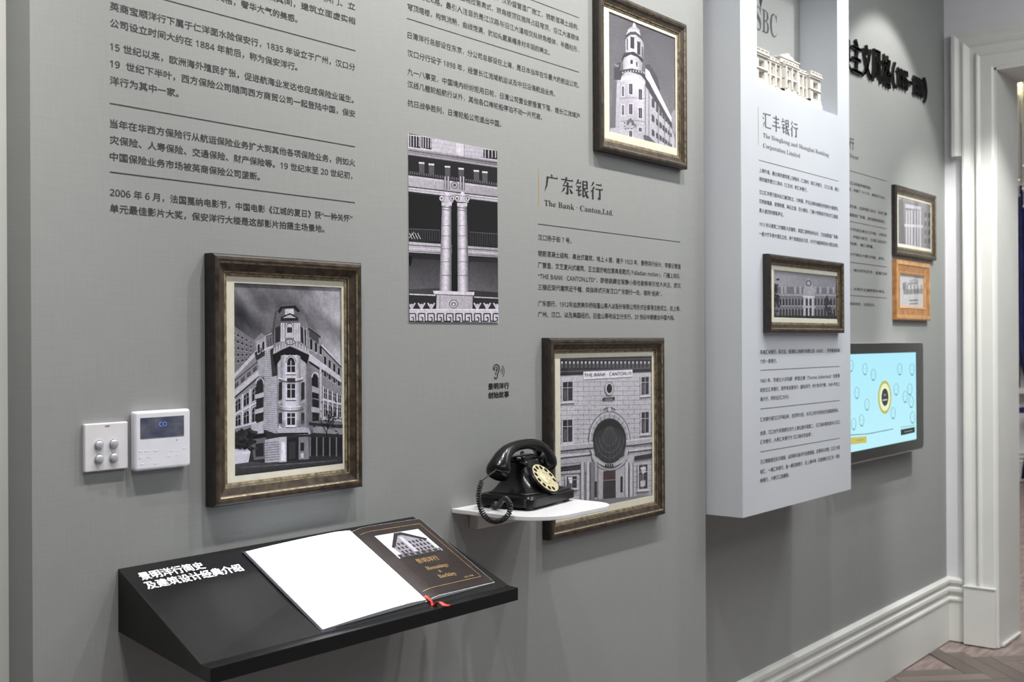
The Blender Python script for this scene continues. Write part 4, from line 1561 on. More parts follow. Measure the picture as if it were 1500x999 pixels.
UI = Vector((1, 0, 0))
VI = Vector((0, 1, SN)).normalized()
for s, xl, yl, xr, yr in (('景明洋行简史', 203, 844, 299, 830), ('及建筑设计经典介绍', 212, 857.5, 355, 833)):
    p_ = inc_px(xl, yl)
    q_ = inc_px(xr, yr)
    yc = (p_.y + q_.y) / 2
    O = inc(p_.x, yc, .0003)
    letters('console_lettering', s, O, UI, VI, q_.x - p_.x, .0235, M['console_ink'], t, .03, 2)

# ---- the open book
bk = thing('open_book', (1.715, -.14, 1.12), 'open book with a blank white left page on the black console', 'book')
bx0, bxm, bx1 = 1.437, 1.716, 1.936
by0, by1 = -.246, -.022


def slab(name, x0, x1, y0, y1, h0, h1, mat, parent, nx_=1, top=None):
    mb = MB()
    rings = []
    for i in range(nx_ + 1):
        u = i / nx_
        x = x0 + (x1 - x0) * u
        hh = top(u) if top else h1
        rings.append([inc(x, y0, h0), inc(x, y1, h0), inc(x, y1, hh), inc(x, y0, hh)])
    return mb.loft(rings).build(name, mat, parent, smooth=False)


slab('cover', bx0 - .004, bx1 + .006, by0 - .004, by1 + .004, .0006, .0035, M['cover'], bk)
# left page block swells towards the spine
lt = lambda u: .0065 + .0095 * (1 - (1 - u) ** 2) * (1 - .35 * max(0, u - .85) / .15)
rt = lambda u: .0065 + .0095 * math.sin(min(1, u * 5) * math.pi / 2) * (1 - u * .55)
slab('left_pages', bx0, bxm - .001, by0, by1, .0036, 0, M['paper'], bk, 24, lt)
slab('right_pages', bxm + .001, bx1, by0, by1, .0036, 0, M['paper'], bk, 24, rt)
# printed title page on the right stack
px0, px1, py0, py1 = bxm + .001, bx1 - .0012, by0 + .0008, by1 - .0008
N_ = 24


def rtop(x, y, e=.0003):
    return inc(x, y, rt((x - (bxm + .001)) / (bx1 - bxm - .001)) + e)


mb = MB()
mb.loft([[rtop(px0 + (px1 - px0) * i / N_, yy, e) for yy, e in ((py0, .0001), (py0, .0005), (py1, .0005), (py1, .0001))] for i in range(N_ + 1)])
pg = mb.build('title_page', M['brown_page'], bk)


def on_page(pts2, e):
    return [rtop(px0 + (px1 - px0) * u, py0 + (py1 - py0) * v, e) for u, v in pts2]


def page_strip(u0, v0, u1, v1, th, e=.0008):
    n2 = 12
    mb_ = MB()
    L = []
    R2 = []
    horizontal = abs(u1 - u0) > abs(v1 - v0)
    for i in range(n2 + 1):
        u = u0 + (u1 - u0) * i / n2
        v = v0 + (v1 - v0) * i / n2
        if horizontal:
            L.append((u, v - th))
            R2.append((u, v + th))
        else:
            L.append((u - th, v))
            R2.append((u + th, v))
    A_ = on_page(L, e)
    B_ = on_page(R2, e)
    mb_.add(A_ + B_, [(i, i + 1, n2 + 2 + i, n2 + 1 + i) for i in range(n2)])
    return mb_


gl_ = MB()
for q in ((.06, .93, .92, .93), (.92, .93, .92, .10), (.92, .10, .06, .10)):
    m_ = page_strip(*q, .0025)
    gl_.add(m_.v, m_.f)
gl_.build('gold_border', M['gold_print'], pg, fixn=False)
# small photograph on the title page
ph = [(.20, .84), (.74, .84), (.74, .55), (.20, .55)]


def pcell(u0, v0, u1, v1, e, g_, store, cols):
    o_ = len(store.v)
    pts = on_page([(u0, v0), (u1, v0), (u1, v1), (u0, v1)], e)
    store.add(pts, [(0, 1, 2, 3)])
    cols += [g_] * 4


st, cols = MB(), []
for i in range(8):
    pcell(.18 + i * .08, .52, .18 + (i + 1) * .08, .86, .0007, .93, st, cols)


def ppoly(pts2, e, g_):
    pts = on_page(pts2, e)
    st.add(pts, [tuple(range(len(pts)))])
    cols.extend([g_] * len(pts))


U_ = lambda u, v: (.18 + .64 * u, .52 + .34 * v)
ppoly([U_(.12, .12), U_(.1, .45), U_(.42, .92), U_(.55, .95), U_(.92, .55), U_(.94, .1)], .0010, .62)
ppoly([U_(.08, .45), U_(.42, .98), U_(.58, .98), U_(.96, .56), U_(.9, .5), U_(.54, .86), U_(.44, .86), U_(.14, .42)], .0012, .18)
for i in range(9):
    for j in range(3):
        u, v = .17 + i * .085, .16 + j * .16
        ppoly([U_(u, v), U_(u + .045, v), U_(u + .045, v + .1), U_(u, v + .1)], .0013, .22)
ppoly([U_(.42, .14), U_(.5, .14), U_(.5, .8), U_(.42, .8)], .0014, .8)
ppoly([U_(.02, .0), U_(.98, .0), U_(.98, .12), U_(.02, .14)], .0014, .3)
for i in range(14):
    u = .04 + i * .067
    ppoly([U_(u, .03), U_(u + .03, .03), U_(u + .03, .1 + .05 * (i % 3)), U_(u, .1)], .0015, .1 + .5 * (i % 2))
me = bpy.data.meshes.new('page_photograph')
me.from_pydata(st.v, [], st.f)
me.update()
ca = me.color_attributes.new('Col', 'FLOAT_COLOR', 'POINT')
for i, c_ in enumerate(cols):
    ca.data[i].color = (lin(255 * c_), lin(250 * c_), lin(255 * min(1, c_ * 1.04)), 1)
link('page_photograph', me, M['print_soft'], pg)


def page_text(s, u, v, wd, em, mat, conv, bold=0.0):
    vs, fs = glyph_mesh(conv(s), 1)
    x0 = min(v_.x for v_ in vs)
    x1 = max(v_.x for v_ in vs)
    sx = wd / (x1 - x0)
    m_ = MB()
    for k, (dx, dy) in enumerate([(0, 0)] if not bold else [(-bold, 0), (bold, 0), (0, bold), (0, -bold)]):
        m_.add([rtop(px0 + (px1 - px0) * u + (v_.x - x0) * sx + dx * em, py0 + (py1 - py0) * v + (v_.y - .36 + dy) * em, .0009 + k * .00003) for v_ in vs], fs)
    m_.build('page_lettering', mat, pg, fixn=False)


page_text('景明洋行', .34, .44, .068, .0155, M['gold_print'], sans, .012)
page_text('Hemmings', .36, .335, .068, .0150, M['gold_print'], serif, 0)
page_text('&', .47, .275, .008, .0120, M['gold_print'], serif, 0)
page_text('Berkley', .40, .21, .054, .0150, M['gold_print'], serif, 0)
page_text('1921-1938', .70, .135, .03, .006, M['gold_print'], serif)
# loose ribbon marker hanging from the spine foot
rb = smooth([inc(1.722, -.236, .012), inc(1.726, -.250, .011), inc(1.722, -.262, .007), Vector((1.727, -.276, 1.048)), Vector((1.733, -.286, 1.042)), Vector((1.741, -.2935, 1.0405))], 5)
L, R2 = [], []
for i, p in enumerate(rb):
    p = Vector(p)
    tw = Vector((1, .25 * math.sin(i * .35), .25 * math.cos(i * .3))).normalized() * .0042
    L.append(p - tw)
    R2.append(p + tw)
n2 = len(rb)
mb = MB()
mb.loft([[L[i], R2[i], R2[i] + Vector((0, 0, .0004)), L[i] + Vector((0, 0, .0004))] for i in range(n2)])
mb.build('ribbon_marker', M['ribbon'], bk)

# ================================================================== TELEPHONE SHELF
ZS = 1.173
SX0, SX1, SYF = 2.078, 2.392, -.278


def rounded(x0, x1, yb_, yf_, rl, rr, n_=8):
    pts = [(x0, yb_)]
    for k in range(n_ + 1):
        a = math.pi + k / n_ * math.pi / 2
        pts.append((x0 + rl + rl * math.cos(a), yf_ + rl + rl * math.sin(a)))
    for k in range(n_ + 1):
        a = -math.pi / 2 + k / n_ * math.pi / 2
        pts.append((x1 - rr + rr * math.cos(a), yf_ + rr + rr * math.sin(a)))
    pts.append((x1, yb_))
    return pts


t = thing('telephone_shelf', (2.235, 0, ZS - .012), 'small white wall shelf with rounded corners under the telephone', 'shelf')
bevel(MB().prism(rounded(SX0, SX1, -.0004, SYF, .10, .06), ZS - .0105, ZS, 'z').build('shelf_board', M['shelf'], t), .0015, 2)
mb = MB()
mb.box(2.142, 2.32, -.030, -.0005, ZS - .056, ZS - .0107)
bevel(mb.build('bracket', M['bracket'], t), .003, 3)

# ================================================================== TELEPHONE
TEL = Vector((2.256, -.093, ZS + .0004))
TROT = math.radians(8)
tel = thing('rotary_telephone', TEL, 'black rotary telephone with a brass dial on the small white shelf', 'telephone', rz=TROT)
TM = Matrix.Translation(TEL) @ Matrix.Rotation(TROT, 4, 'Z')


def tl(x, y, z):
    return TM @ Vector((x, y, z))


def sring(cx, cy, z, hw, hd, e=4.0, n_=40):
    r = []
    for k in range(n_):
        a = 2 * math.pi * k / n_
        c_, s_ = math.cos(a), math.sin(a)
        r.append(tl(cx + hw * math.copysign(abs(c_) ** (2 / e), c_), cy + hd * math.copysign(abs(s_) ** (2 / e), s_), z))
    return r


mb = MB()
mb.loft([sring(0, 0, .006, .114, .077, 12), sring(0, 0, .008, .117, .080, 12), sring(0, 0, .026, .117, .080, 12), sring(0, 0, .028, .115, .078, 12), sring(0, 0, .0285, .112, .075, 12), sring(0, 0, .032, .110, .073, 12), sring(0, 0, .034, .106, .069, 12)])
mb.build('base', M['bakelite'], tel, smooth=False)
for sx in (-.095, .095):
    for sy in (-.06, .06):
        c = tl(sx, sy, 0)
        MB().cyl(c, (0, 0, 1), .009, .0065, 14).build('foot', M['cord'], tel)
mb = MB()
prof_b = [(.033, .103, .067, 0.000, 7), (.038, .090, .060, .000, 6), (.046, .074, .053, .003, 6), (.058, .060, .046, .006, 5), (.074, .051, .040, .009, 5), (.092, .046, .035, .011, 5), (.104, .045, .032, .012, 5), (.110, .042, .030, .012, 5)]
mb.loft([sring(0, cy, z, hw, hd, e) for z, hw, hd, cy, e in prof_b])
mb.build('body', M['bakelite'], tel, smooth=True)
# cradle: two pairs of prongs and the bar between
for sx in (-.042, .042):
    for sy in (-.016, .038):
        pts = [tl(sx, sy, .098), tl(sx * 1.1, sy, .112), tl(sx * 1.18, sy + (-.004 if sy < 0 else .004), .123)]
        MB().tube(pts, [.008, .0065, .005], 10).build('cradle_prong', M['bakelite'], tel, smooth=True)
mb = MB()
mb.loft([sring(0, .011, .108, .046, .020, 4), sring(0, .011, .116, .050, .018, 4), sring(0, .011, .121, .040, .012, 4)])
mb.build('cradle', M['bakelite'], tel, smooth=True)
# handset
hp_ = [(-.126, .092, .024), (-.125, .094, .030), (-.119, .103, .0305), (-.111, .116, .026), (-.101, .129, .0215), (-.083, .141, .0172), (-.055, .149, .0142), (-.025, .1525, .0130), (0, .153, .0128)]
hp_ = hp_ + [(-x, z, r_) for x, z, r_ in hp_[-2::-1]]
pts = [tl(x * .96, .011, z - .006) for x, z, r_ in hp_]
mb = MB()
mb.tube(pts, [r_ for x, z, r_ in hp_], 24)
hs_ = mb.build('handset', M['bakelite'], tel, smooth=True)
for sg in (-1, 1):
    c0 = tl(sg * .1215, .011, .0855)
    c1 = tl(sg * .1255, .011, .0800)
    MB().tube([c0, c0.lerp(c1, .5), c1], [.0275, .0285, .024], 24).build('mouthpiece' if sg < 0 else 'earpiece', M['bakelite'], hs_, smooth=False)
# dial
dn = (Matrix.Rotation(TROT, 3, 'Z') @ Vector((0, -math.cos(math.radians(42)), math.sin(math.radians(42))))).normalized()
du = (Matrix.Rotation(TROT, 3, 'Z') @ Vector((1, 0, 0)))
dv = dn.cross(du)
DC = tl(0.002, -.050, .064)


def disc_ring(c, r_, off, n_=40):
    r_ = r_ * 1.14
    return [c + dn * off + (du * math.cos(2 * math.pi * k / n_) + dv * math.sin(2 * math.pi * k / n_)) * r_ for k in range(n_)]


mb = MB()
mb.loft([disc_ring(DC, .040, -.030), disc_ring(DC, .041, -.006), disc_ring(DC, .0415, .001), disc_ring(DC, .040, .003), disc_ring(DC, .0385, .003), disc_ring(DC, .0375, .0005)])
dial = mb.build('dial_housing', M['bakelite'], tel, smooth=False)
mb = MB()
mb.loft([disc_ring(DC, .0365, .0004), disc_ring(DC, .0365, .0012)])
mb.build('number_plate', M['dial_hole'], dial)
# finger wheel with real holes, from a filled outline
cu = bpy.data.curves.new('t', 'CURVE')
cu.dimensions = '2D'
cu.fill_mode = 'BOTH'
cu.extrude = .0007


def circ(cx, cy, r_, n_):
    sp = cu.splines.new('POLY')
    sp.points.add(n_ - 1)
    for k in range(n_):
        a = 2 * math.pi * k / n_
        sp.points[k].co = (cx + r_ * math.cos(a), cy + r_ * math.sin(a), 0, 1)
    sp.use_cyclic_u = True


circ(0, 0, .0370, 48)
for k in range(12):
    if k == 11:
        continue
    a = math.radians(-20 + k * 29)
    circ(.0292 * math.cos(a), .0292 * math.sin(a), .0053, 16)
co = bpy.data.objects.new('t', cu)
COL.objects.link(co)
me = bpy.data.meshes.new_from_object(co.evaluated_get(bpy.context.evaluated_depsgraph_get()))
bpy.data.objects.remove(co)
for v in me.vertices:
    x, y, z = v.co
    v.co = DC + dn * (.0036 + z) + (du * x + dv * y) * 1.14
me.materials.clear()
link('finger_wheel', me, M['brass'], dial)
mb = MB()
mb.loft([disc_ring(DC, .0165, .0040), disc_ring(DC, .0160, .0052), disc_ring(DC, .0130, .0058), disc_ring(DC, .0125, .0052), disc_ring(DC, .006, .0056), disc_ring(DC, .005, .0064)])
mb.build('dial_centre', M['brass'], dial, smooth=False)
a = math.radians(-28)
p0 = DC + (du * math.cos(a) + dv * math.sin(a)) * .0462 + dn * .002
p1 = DC + (du * math.cos(a) + dv * math.sin(a)) * .034 + dn * .0075
MB().tube([p0, p0 + dn * .005, p1], [.0022, .0022, .0012], 8).build('finger_stop', M['chrome'], dial)

# coiled cord
A0 = tl(-.126, .011, .096)
Pw = [A0, Vector((2.088, -.128, 1.272)), Vector((2.062, -.118, 1.256))]
path = [Vector((2.060, -.112, 1.250)), Vector((2.052, -.109, 1.225)), Vector((2.050, -.112, 1.198)), Vector((2.050, -.126, 1.172)), Vector((2.052, -.150, 1.160)),
        Vector((2.054, -.176, 1.164)), Vector((2.058, -.194, 1.180)), Vector((2.066, -.192, 1.199)), Vector((2.083, -.168, 1.209)), Vector((2.105, -.139, 1.203)), Vector((2.118, -.118, 1.190)), Vector((2.122, -.104, 1.182)), Vector((2.130, -.090, 1.181))]
sp_ = [Vector(p) for p in smooth(path, 14)]
# helix along the path
acc = [0.0]
for a_, b_ in zip(sp_, sp_[1:]):
    acc.append(acc[-1] + (b_ - a_).length)
tot = acc[-1]
pitch = .0058
NH = int(tot / pitch * 10)
hel = []
u = (sp_[1] - sp_[0]).orthogonal().normalized()
j = 0
for k in range(NH + 1):
    d_ = tot * k / NH
    while j < len(acc) - 2 and acc[j + 1] < d_:
        j += 1
    f = (d_ - acc[j]) / max(1e-9, acc[j + 1] - acc[j])
    p = sp_[j].lerp(sp_[j + 1], f)
    tdir = (sp_[min(j + 2, len(sp_) - 1)] - sp_[max(j - 1, 0)]).normalized()
    u = (u - tdir * u.dot(tdir)).normalized()
    w_ = tdir.cross(u)
    a = d_ / pitch * 2 * math.pi
    hel.append(p + (u * math.cos(a) + w_ * math.sin(a)) * .0052)
mb = MB()
mb.tube([Vector(p) for p in smooth(Pw + [hel[0]], 5)], .0016, 7)
mb.tube(hel, .0019, 6)
endp = hel[-1]
mb.tube([endp, Vector((2.136, -.082, 1.184)), Vector((2.146, -.074, 1.183))], .0022, 7)
mb.tube([Vector((2.126, -.100, 1.186)), Vector((2.135, -.090, 1.186)), Vector((2.150, -.075, 1.186))], [.006, .008, .006], 10)
mb.build('coiled_cord', M['cord'], tel, smooth=True)

# ================================================================== SHOWCASE BOX
BY = -0.12
BX0, BX1 = 3.362, 4.258
BZ0 = 1.002
NX0, NX1 = 3.480, 4.148
NZ0 = at(1227, 169.5, BY).z
NZ1 = 2.98
NB = 0.03
bxo = thing('showcase', ((BX0 + BX1) / 2, FWY, BZ0), 'tall pale grey wall showcase with a niche and printed text', 'showcase')
# front skin with the niche opening, sides, bottom, niche lining
mb = MB()
mb.box(BX0, NX0, BY, FWY - .001, BZ0, CEIL - .001)
mb.box(NX1, BX1, BY, FWY - .001, BZ0, CEIL - .001)
mb.box(NX0, NX1, BY, FWY - .001, BZ0, NZ0)
mb.box(NX0, NX1, BY, FWY - .001, NZ1, CEIL - .001)
cab = mb.build('cabinet', M['white_box'], bxo)
MB().box(NX0 + .0005, NX1 - .0005, NB, FWY - .002, NZ0 + .0005, NZ1 - .0005).build('niche_back', M['wall'], bxo)

BI = M['ink_soft']
vbar(1110.5, 157, 211.7, BY, .0022, M['gold_ink'], cab)
heading('汇丰银行', 1116, 174.5, 1169.5, BY, .058, M['ink_soft'], cab)
wall_line('The Hongkong and Shanghai Banking', 1117.5, 197.5, 1214, BY, .022, BI, cab, bold=0, name='heading', conv=serif)
wall_line('Corporation Limited', 1117.5, 212.5, 1172, BY, .022, BI, cab, bold=0, name='heading', conv=serif)
rule(1111.5, 232.8, 1228.1, 266.7, BY, .0016, BI, cab)
E4 = .0158
for s, xl, yl, xr in [
    ('上海外滩，最壮观的建筑是上海海关（江海关）和汇丰银行，汉口江滩，最壮', 1112, 249, 1228.7),
    ('观的建筑是汉口海关（江汉关）和汇丰银行。', 1112, 262, 1182.5),
    ('汉口汇丰银行面对长江巍然屹立，为希腊、罗马古典风格糅合的雄伟大厦建筑。', 1112, 281, 1228),
    ('花岗岩墙基，玻璃钟厦，麻石立面，巨大廊柱，门廊十根爱奥尼克柱式江面潮，', 1112, 294.5, 1228),
    ('是人居然的银笔声名。', 1112, 308, 1148),
    ('1913 年兴建第二代钢筋水泥建筑，英国工部师统命设计，汉协盛营造厂承建，', 1112, 328, 1228),
    ('一座大厅多根大理石立柱，两个玻璃混合天顶，大厅外墙面饰阳刻大理石装饰。', 1112, 342, 1228),
    ('英商汇丰银行，英文名：香港和上海银行有限公司（HSBC）：世界最有影响', 1113.5, 516, 1230),
    ('力的一家银行。', 1113.5, 529.5, 1138),
    ('1865 年，苏格兰人托玛斯 · 萨瑟兰德（Thomas Sutherland）在香港', 1113.5, 558, 1230),
    ('起创立汇丰银行，取怀有发展洋行（属地洋行）的分色并行情，1868 年在上', 1113.5, 571.5, 1230),
    ('海分行，同年设汉口分行。', 1113.5, 585, 1156),
    ('汇丰银行楼汉口开埠后来，在四司分近，与汉口对外贸易经济金融息相关。', 1113.5, 615, 1228.5),
    ('他清，汉口对外贸易额仅次于上海位居中国第二，汉口海关税收急华人汉口', 1113.5, 635, 1230),
    ('汇丰银行，人称汇丰银行为“汉口海关的金库”。', 1113.5, 648, 1190),
    ('汉口黄鹤楼后名华商街，由英商华昌洋行经营铜器。在鄂菲与求险（汉江大道', 1113.5, 677, 1230),
    ('相汇，一横汇丰银行。备一横花旗银行，在上海中埠（花旗横在汉汇丰）同处', 1113.5, 691.5, 1230),
    ('两银行，人称汉江金融街。', 1113.5, 704.5, 1156),
]:
    wall_line(s, xl, yl, xr, BY, E4, BI, cab, bold=.010)
rule(1113.7, 543, 1229.7, 535.8, BY, .0018, BI, cab)
rule(1113.7, 600, 1229.7, 585.5, BY, .0018, BI, cab)
rule(1113.7, 662.8, 1229.7, 640.9, BY, .0018, BI, cab)
# grey letters and emblem tip on the back of the niche
a1 = at(1137, 25, NB)
hc = at(1117, 24, NB)
wdt = at(1138, 37, NB).x - at(1116.5, 30, NB).x
letters('niche_lettering', 'HSBC', Vector((at(1138, 38, NB).x - wdt * 2.08, NB, at(1126, 33, NB).z)), EX, EZ, wdt * 2.08, .125, M['grey_ink'], bxo, 0.0, conv=serif)
c = at(1114, 6, NB)
mb = MB()
zt = c.z + .06
for (xa, xb) in ((-.09, -.03), (-.03, .03), (.03, .09)):
    pass
mb.add([(c.x - .045, NB - .0006, zt + .03), (c.x + .045, NB - .0006, zt + .03), (c.x, NB - .0006, c.z - .018)], [(0, 1, 2)])
mb.build('emblem', M['ink_black'], bxo, fixn=False)

# framed photograph on the showcase
def p5(x, y):
    return at(1040 + x / 2.377, 340 + y / 2.377, BY - .008)


inner5 = (p5(219, 150).x, p5(440, 160).x, p5(219, 298).z, p5(219, 131).z)
t, Yp = picture('framed_picture', 3.513, 4.143, 1.604, 1.868, BY, .036, .026, inner5, 'bronze framed wide photograph of a long colonnaded building on the showcase')
A = Art(Yp, 1040, 340, 2.377, inner5)
A.sky(lambda u, v: .62 - .08 * u + .03 * cloud(u, v), 6, 6)
A.poly([(210, 200), (240, 190), (326, 192), (332, 178), (342, 162), (352, 178), (360, 192), (440, 198), (445, 305), (210, 305)], .44)
A.poly([(210, 214), (445, 216), (445, 224), (210, 222)], .62)
A.facade([(240, 226), (326, 226), (326, 258), (240, 258)], 8, 1, .16, .62, .6, .8, True)
A.facade([(362, 226), (438, 226), (438, 258), (362, 258)], 7, 1, .16, .6, .6, .8, True)
A.facade([(240, 262), (326, 262), (326, 296), (240, 296)], 8, 1, .14, .56, .6, .8, True)
A.facade([(362, 262), (438, 262), (438, 296), (362, 296)], 7, 1, .14, .56, .6, .8, True)
for xx in (250, 262, 296, 314, 366, 384, 410, 430):
    A.poly([(xx - 4, 190), (xx + 4, 190), (xx + 4, 214), (xx - 4, 214)], .66)
A.poly([(324, 200), (334, 170), (343, 160), (352, 170), (362, 200), (362, 300), (324, 300)], .66)
A.ell(343, 178, 10, 11, .3)
A.ell(343, 178, 6, 7, .7)
A.poly([(330, 232), (356, 232), (356, 300), (330, 300)], .2)
for xx in (330, 343, 356):
    A.line(xx, 226, xx, 300, 4, .84)
A.line(322, 224, 364, 226, 5, .84)
A.poly([(322, 256), (366, 256), (366, 264), (322, 264)], .7)
for k in range(60):
    A.ell(random.uniform(214, 240), random.gauss(230, 26), random.uniform(3, 7), random.uniform(3, 7), random.uniform(.06, .2), 7)
for k in range(30):
    A.ell(random.uniform(400, 425), random.gauss(270, 22), random.uniform(3, 6), random.uniform(3, 6), random.uniform(.06, .25), 7)
A.poly([(210, 290), (445, 292), (445, 310), (210, 306)], .12)
A.build('printed_image', M['print'], t)

# ---- white building model standing in the niche
MZ = NZ0
MZ += .0005
mo = thing('building_model', (3.83, -.06, MZ), 'white plaster model of a bank building standing in the showcase niche', 'model')
yf0 = BY + .007
xr_ = at(1202, 120, yf0).x
XL_, XR_ = xr_ - .665, xr_
if XL_ < NX0 + .004:
    XL_ = NX0 + .004
wid = XR_ - XL_
S_ = .088      # cornice height
bevel(MB().box(XL_ - .002, min(XR_ + .006, NX1 - .002), yf0 - .004, NB - .004, MZ, MZ + .018).build('plinth', M['model'], mo), .001, 1)


def block(mb, u0, u1, yf_, z0, z1):
    mb.box(XL_ + wid * u0, XL_ + wid * u1, yf_, NB - .006, z0, z1)


core = MB()
segs = [(0, .17, .0), (.17, .42, .016), (.42, .62, .0), (.62, .83, .016), (.83, 1.0, .0)]
Z0 = MZ + .018
# walls are built as piers, spandrels and sunken bays so that the openings have depth
for (u0, u1, rec) in segs:
    yy = yf0 + rec
    deep = yy + .02
    core.box(XL_ + wid * u0, XL_ + wid * u1, deep, NB - .006, Z0, Z0 + S_)
    nb = 1 if u1 - u0 < .18 else (2 if u0 == .42 else 3)
    wcell = (u1 - u0) / nb
    for k in range(nb):
        a0 = u0 + wcell * k
        for (p, q) in ((0, .26), (.74, 1.0)):
            core.box(XL_ + wid * (a0 + wcell * p), XL_ + wid * (a0 + wcell * q), yy, deep, Z0, Z0 + S_)
        for z0, z1 in ((0, .014), (.041, .053), (.077, S_)):
            core.box(XL_ + wid * (a0 + wcell * .26), XL_ + wid * (a0 + wcell * .74), yy + .0005, deep, Z0 + z0, Z0 + z1)
core.build('facade', M['model'], mo)
det = MB()
for (u0, u1, rec) in segs:
    yy = yf0 + rec
    xa, xb = XL_ + wid * u0, XL_ + wid * u1
    det.box(xa - .002, xb + .002, yy - .006, NB - .006, Z0 + S_, Z0 + S_ + .006)
    det.box(xa - .003, xb + .003, yy - .009, NB - .006, Z0 + S_ + .006, Z0 + S_ + .010)
    det.box(xa, xb, yy - .004, NB - .006, Z0 + .045, Z0 + .048)
    det.box(xa, xb, yy - .003, NB - .006, Z0 + .0, Z0 + .012)
    par = .012 if (u1 - u0 < .18) else .008
    det.box(xa, xb, yy, NB - .006, Z0 + S_ + .010, Z0 + S_ + .010 + par)
    det.box(xa - .002, xb + .002, yy - .003, NB - .006, Z0 + S_ + .010 + par, Z0 + S_ + .013 + par)
    nc = max(2, int((u1 - u0) / .045))
    for k in range(nc + 1):
        xc = xa + (xb - xa) * k / nc
        det.box(xc - .0025, xc + .0025, yy - .004, yy + .002, Z0 + S_ + .010, Z0 + S_ + .013 + par)
det.box(XL_, XR_, yf0 + .018, NB - .007, Z0 + S_ - .004, Z0 + S_ + .012)
det.build('cornice', M['model'], mo)
cols_ = MB()
for (u0, u1, rec) in segs:
    if u1 - u0 < .18:
        continue
    nb = 2 if u0 == .42 else 3
    for k in range(nb + 1):
        xc = XL_ + wid * (u0 + (u1 - u0) * k / nb)
        xc = min(max(xc, XL_ + wid * u0 + .006), XL_ + wid * u1 - .006)
        cols_.tube([(xc, yf0 + rec - .002, Z0 + .012), (xc, yf0 + rec - .002, Z0 + S_)], [.0062, .0052], 10)
cols_.build('columns', M['model'], mo, smooth=False)
xc = XL_ + wid * .52
at_ = MB()
at_.box(xc - .075, xc + .075, yf0 + .004, NB - .02, Z0 + S_ + .012, Z0 + S_ + .032)
at_.box(xc - .080, xc + .080, yf0 + .001, NB - .018, Z0 + S_ + .030, Z0 + S_ + .034)
at_.prism([(xc - .055, Z0 + S_ + .034), (xc + .055, Z0 + S_ + .034), (xc + .030, Z0 + S_ + .048), (xc - .030, Z0 + S_ + .048)], yf0 + .008, NB - .03, 'y')
at_.box(xc - .012, xc + .012, yf0 + .01, yf0 + .034, Z0 + S_ + .048, Z0 + S_ + .056)
at_.build('central_attic', M['model'], mo)

# ================================================================== FAR WALL TEXT, SIGN, PICTURES, SCREEN
FI = M['ink']
E5 = .0150
rest = '汉口开埠后各国洋行银行纷纷在此设立分支机构建造楼房古典主义风格建筑沿江大道'
XH = 1236
for (s, xr, yr) in [('近代汉口英租界建筑群。', 1276, 276), ('江汉路，始建于 1917 年，景明洋行设计，', 1297, 290.5),
                    ('花岗岩石墙，立面构图三段式，石柱门廊', 1299, 314), ('汉协盛营造厂承建。高四层钢混结构。', 1297, 325.5),
                    ('建筑外观呈古典主义风格，对称式', 1299, 345.5), ('构图，平面为矩形，立面三段划分', 1299, 355.5), ('中部柱廊，檐口厚重。', 1280, 362),
                    ('楼内大厅铺设大理石地面，装饰。', 1296, 379.5), ('外墙，麻石砌筑至顶，窗套石刻', 1299, 401.5), ('现为，优秀历史建筑保护单位。', 1297, 427.5), ('旧址保存完好，沿用至今。', 1282, 447)]:
    wall_line_r(s, xr, yr, XH, FWY, E5, FI, wfar, bold=.012)
for yr in (265.5, 335, 391, 436.5):
    p_ = at(1298.7, yr, FWY)
    MB().box(4.45, p_.x, FWY - .0006, FWY, p_.z - .0011, p_.z + .0011).build('rule_line', FI, wfar)
p_ = at(1251, 212, FWY)
letters('heading', '行', Vector((p_.x - .055, FWY, p_.z)), EX, EZ, .052, .056, M['ink_black'], wfar, .02)
p_ = at(1257.5, 231.5, FWY)
letters('heading', 'Dent', Vector((p_.x - .10, FWY, p_.z)), EX, EZ, .10, .026, FI, wfar, 0, conv=serif)

# raised black characters
sgn = thing('raised_sign', (5.3, FWY, 2.7), 'raised black Chinese characters and years high on the recessed grey wall', 'sign')
SPLIT = [('典', 1237.5, 1252.5, 1), ('主', 1255, 1268.5, 1), ('义', 1270, 1283.5, 1), ('风', 1285, 1297.5, 1), ('格', 1299, 1311.5, 1), ('（', 1314, 1318, 2),
         ('1', 1320.5, 1323.5, 3), ('8', 1324, 1328, 3), ('9', 1328.3, 1332, 3), ('5', 1332.3, 1335.8, 3), ('-', 1337.5, 1342, 4), ('1', 1343.8, 1346.6, 3), ('9', 1347, 1350.5, 3), ('3', 1350.8, 1354.2, 3), ('0', 1354.6, 1358, 3), ('）', 1359.5, 1363.5, 2)]
ZC = (at(1304, 101.5, FWY - .03).z + at(1262, 79.5, FWY - .03).z + at(1361, 134.5, FWY - .03).z) / 3
for ch, xl, xr, kd in SPLIT:
    x0 = at(xl, 90, FWY - .03).x
    x1 = at(xr, 90, FWY - .03).x
    vs, fs = glyph_mesh(serif(ch) if kd == 3 else ch, 2, extrude=.036)
    gx0, gx1 = min(v.x for v in vs), max(v.x for v in vs)
    gz0, gz1 = min(v.y for v in vs), max(v.y for v in vs)
    H = {1: .148, 2: .125, 3: .092, 4: .012}[kd]
    mb = MB()
    for dx, dz in ((-.0028, 0), (.0028, 0), (0, .0022), (0, -.0022)):
        mb.add([(x0 + (v.x - gx0) / (gx1 - gx0) * (x1 - x0) + dx, FWY - .0068 + v.z * .16, ZC + ((v.y - gz0) / (gz1 - gz0) - .5) * H + dz) for v in vs], fs)
    mb.build('character', M['raised'], sgn)

# pictures on the far wall
def p6(x, y, Y=FWY - .010):
    return at(1230 + x / 3.1235, 180 + y / 3.1235, Y)


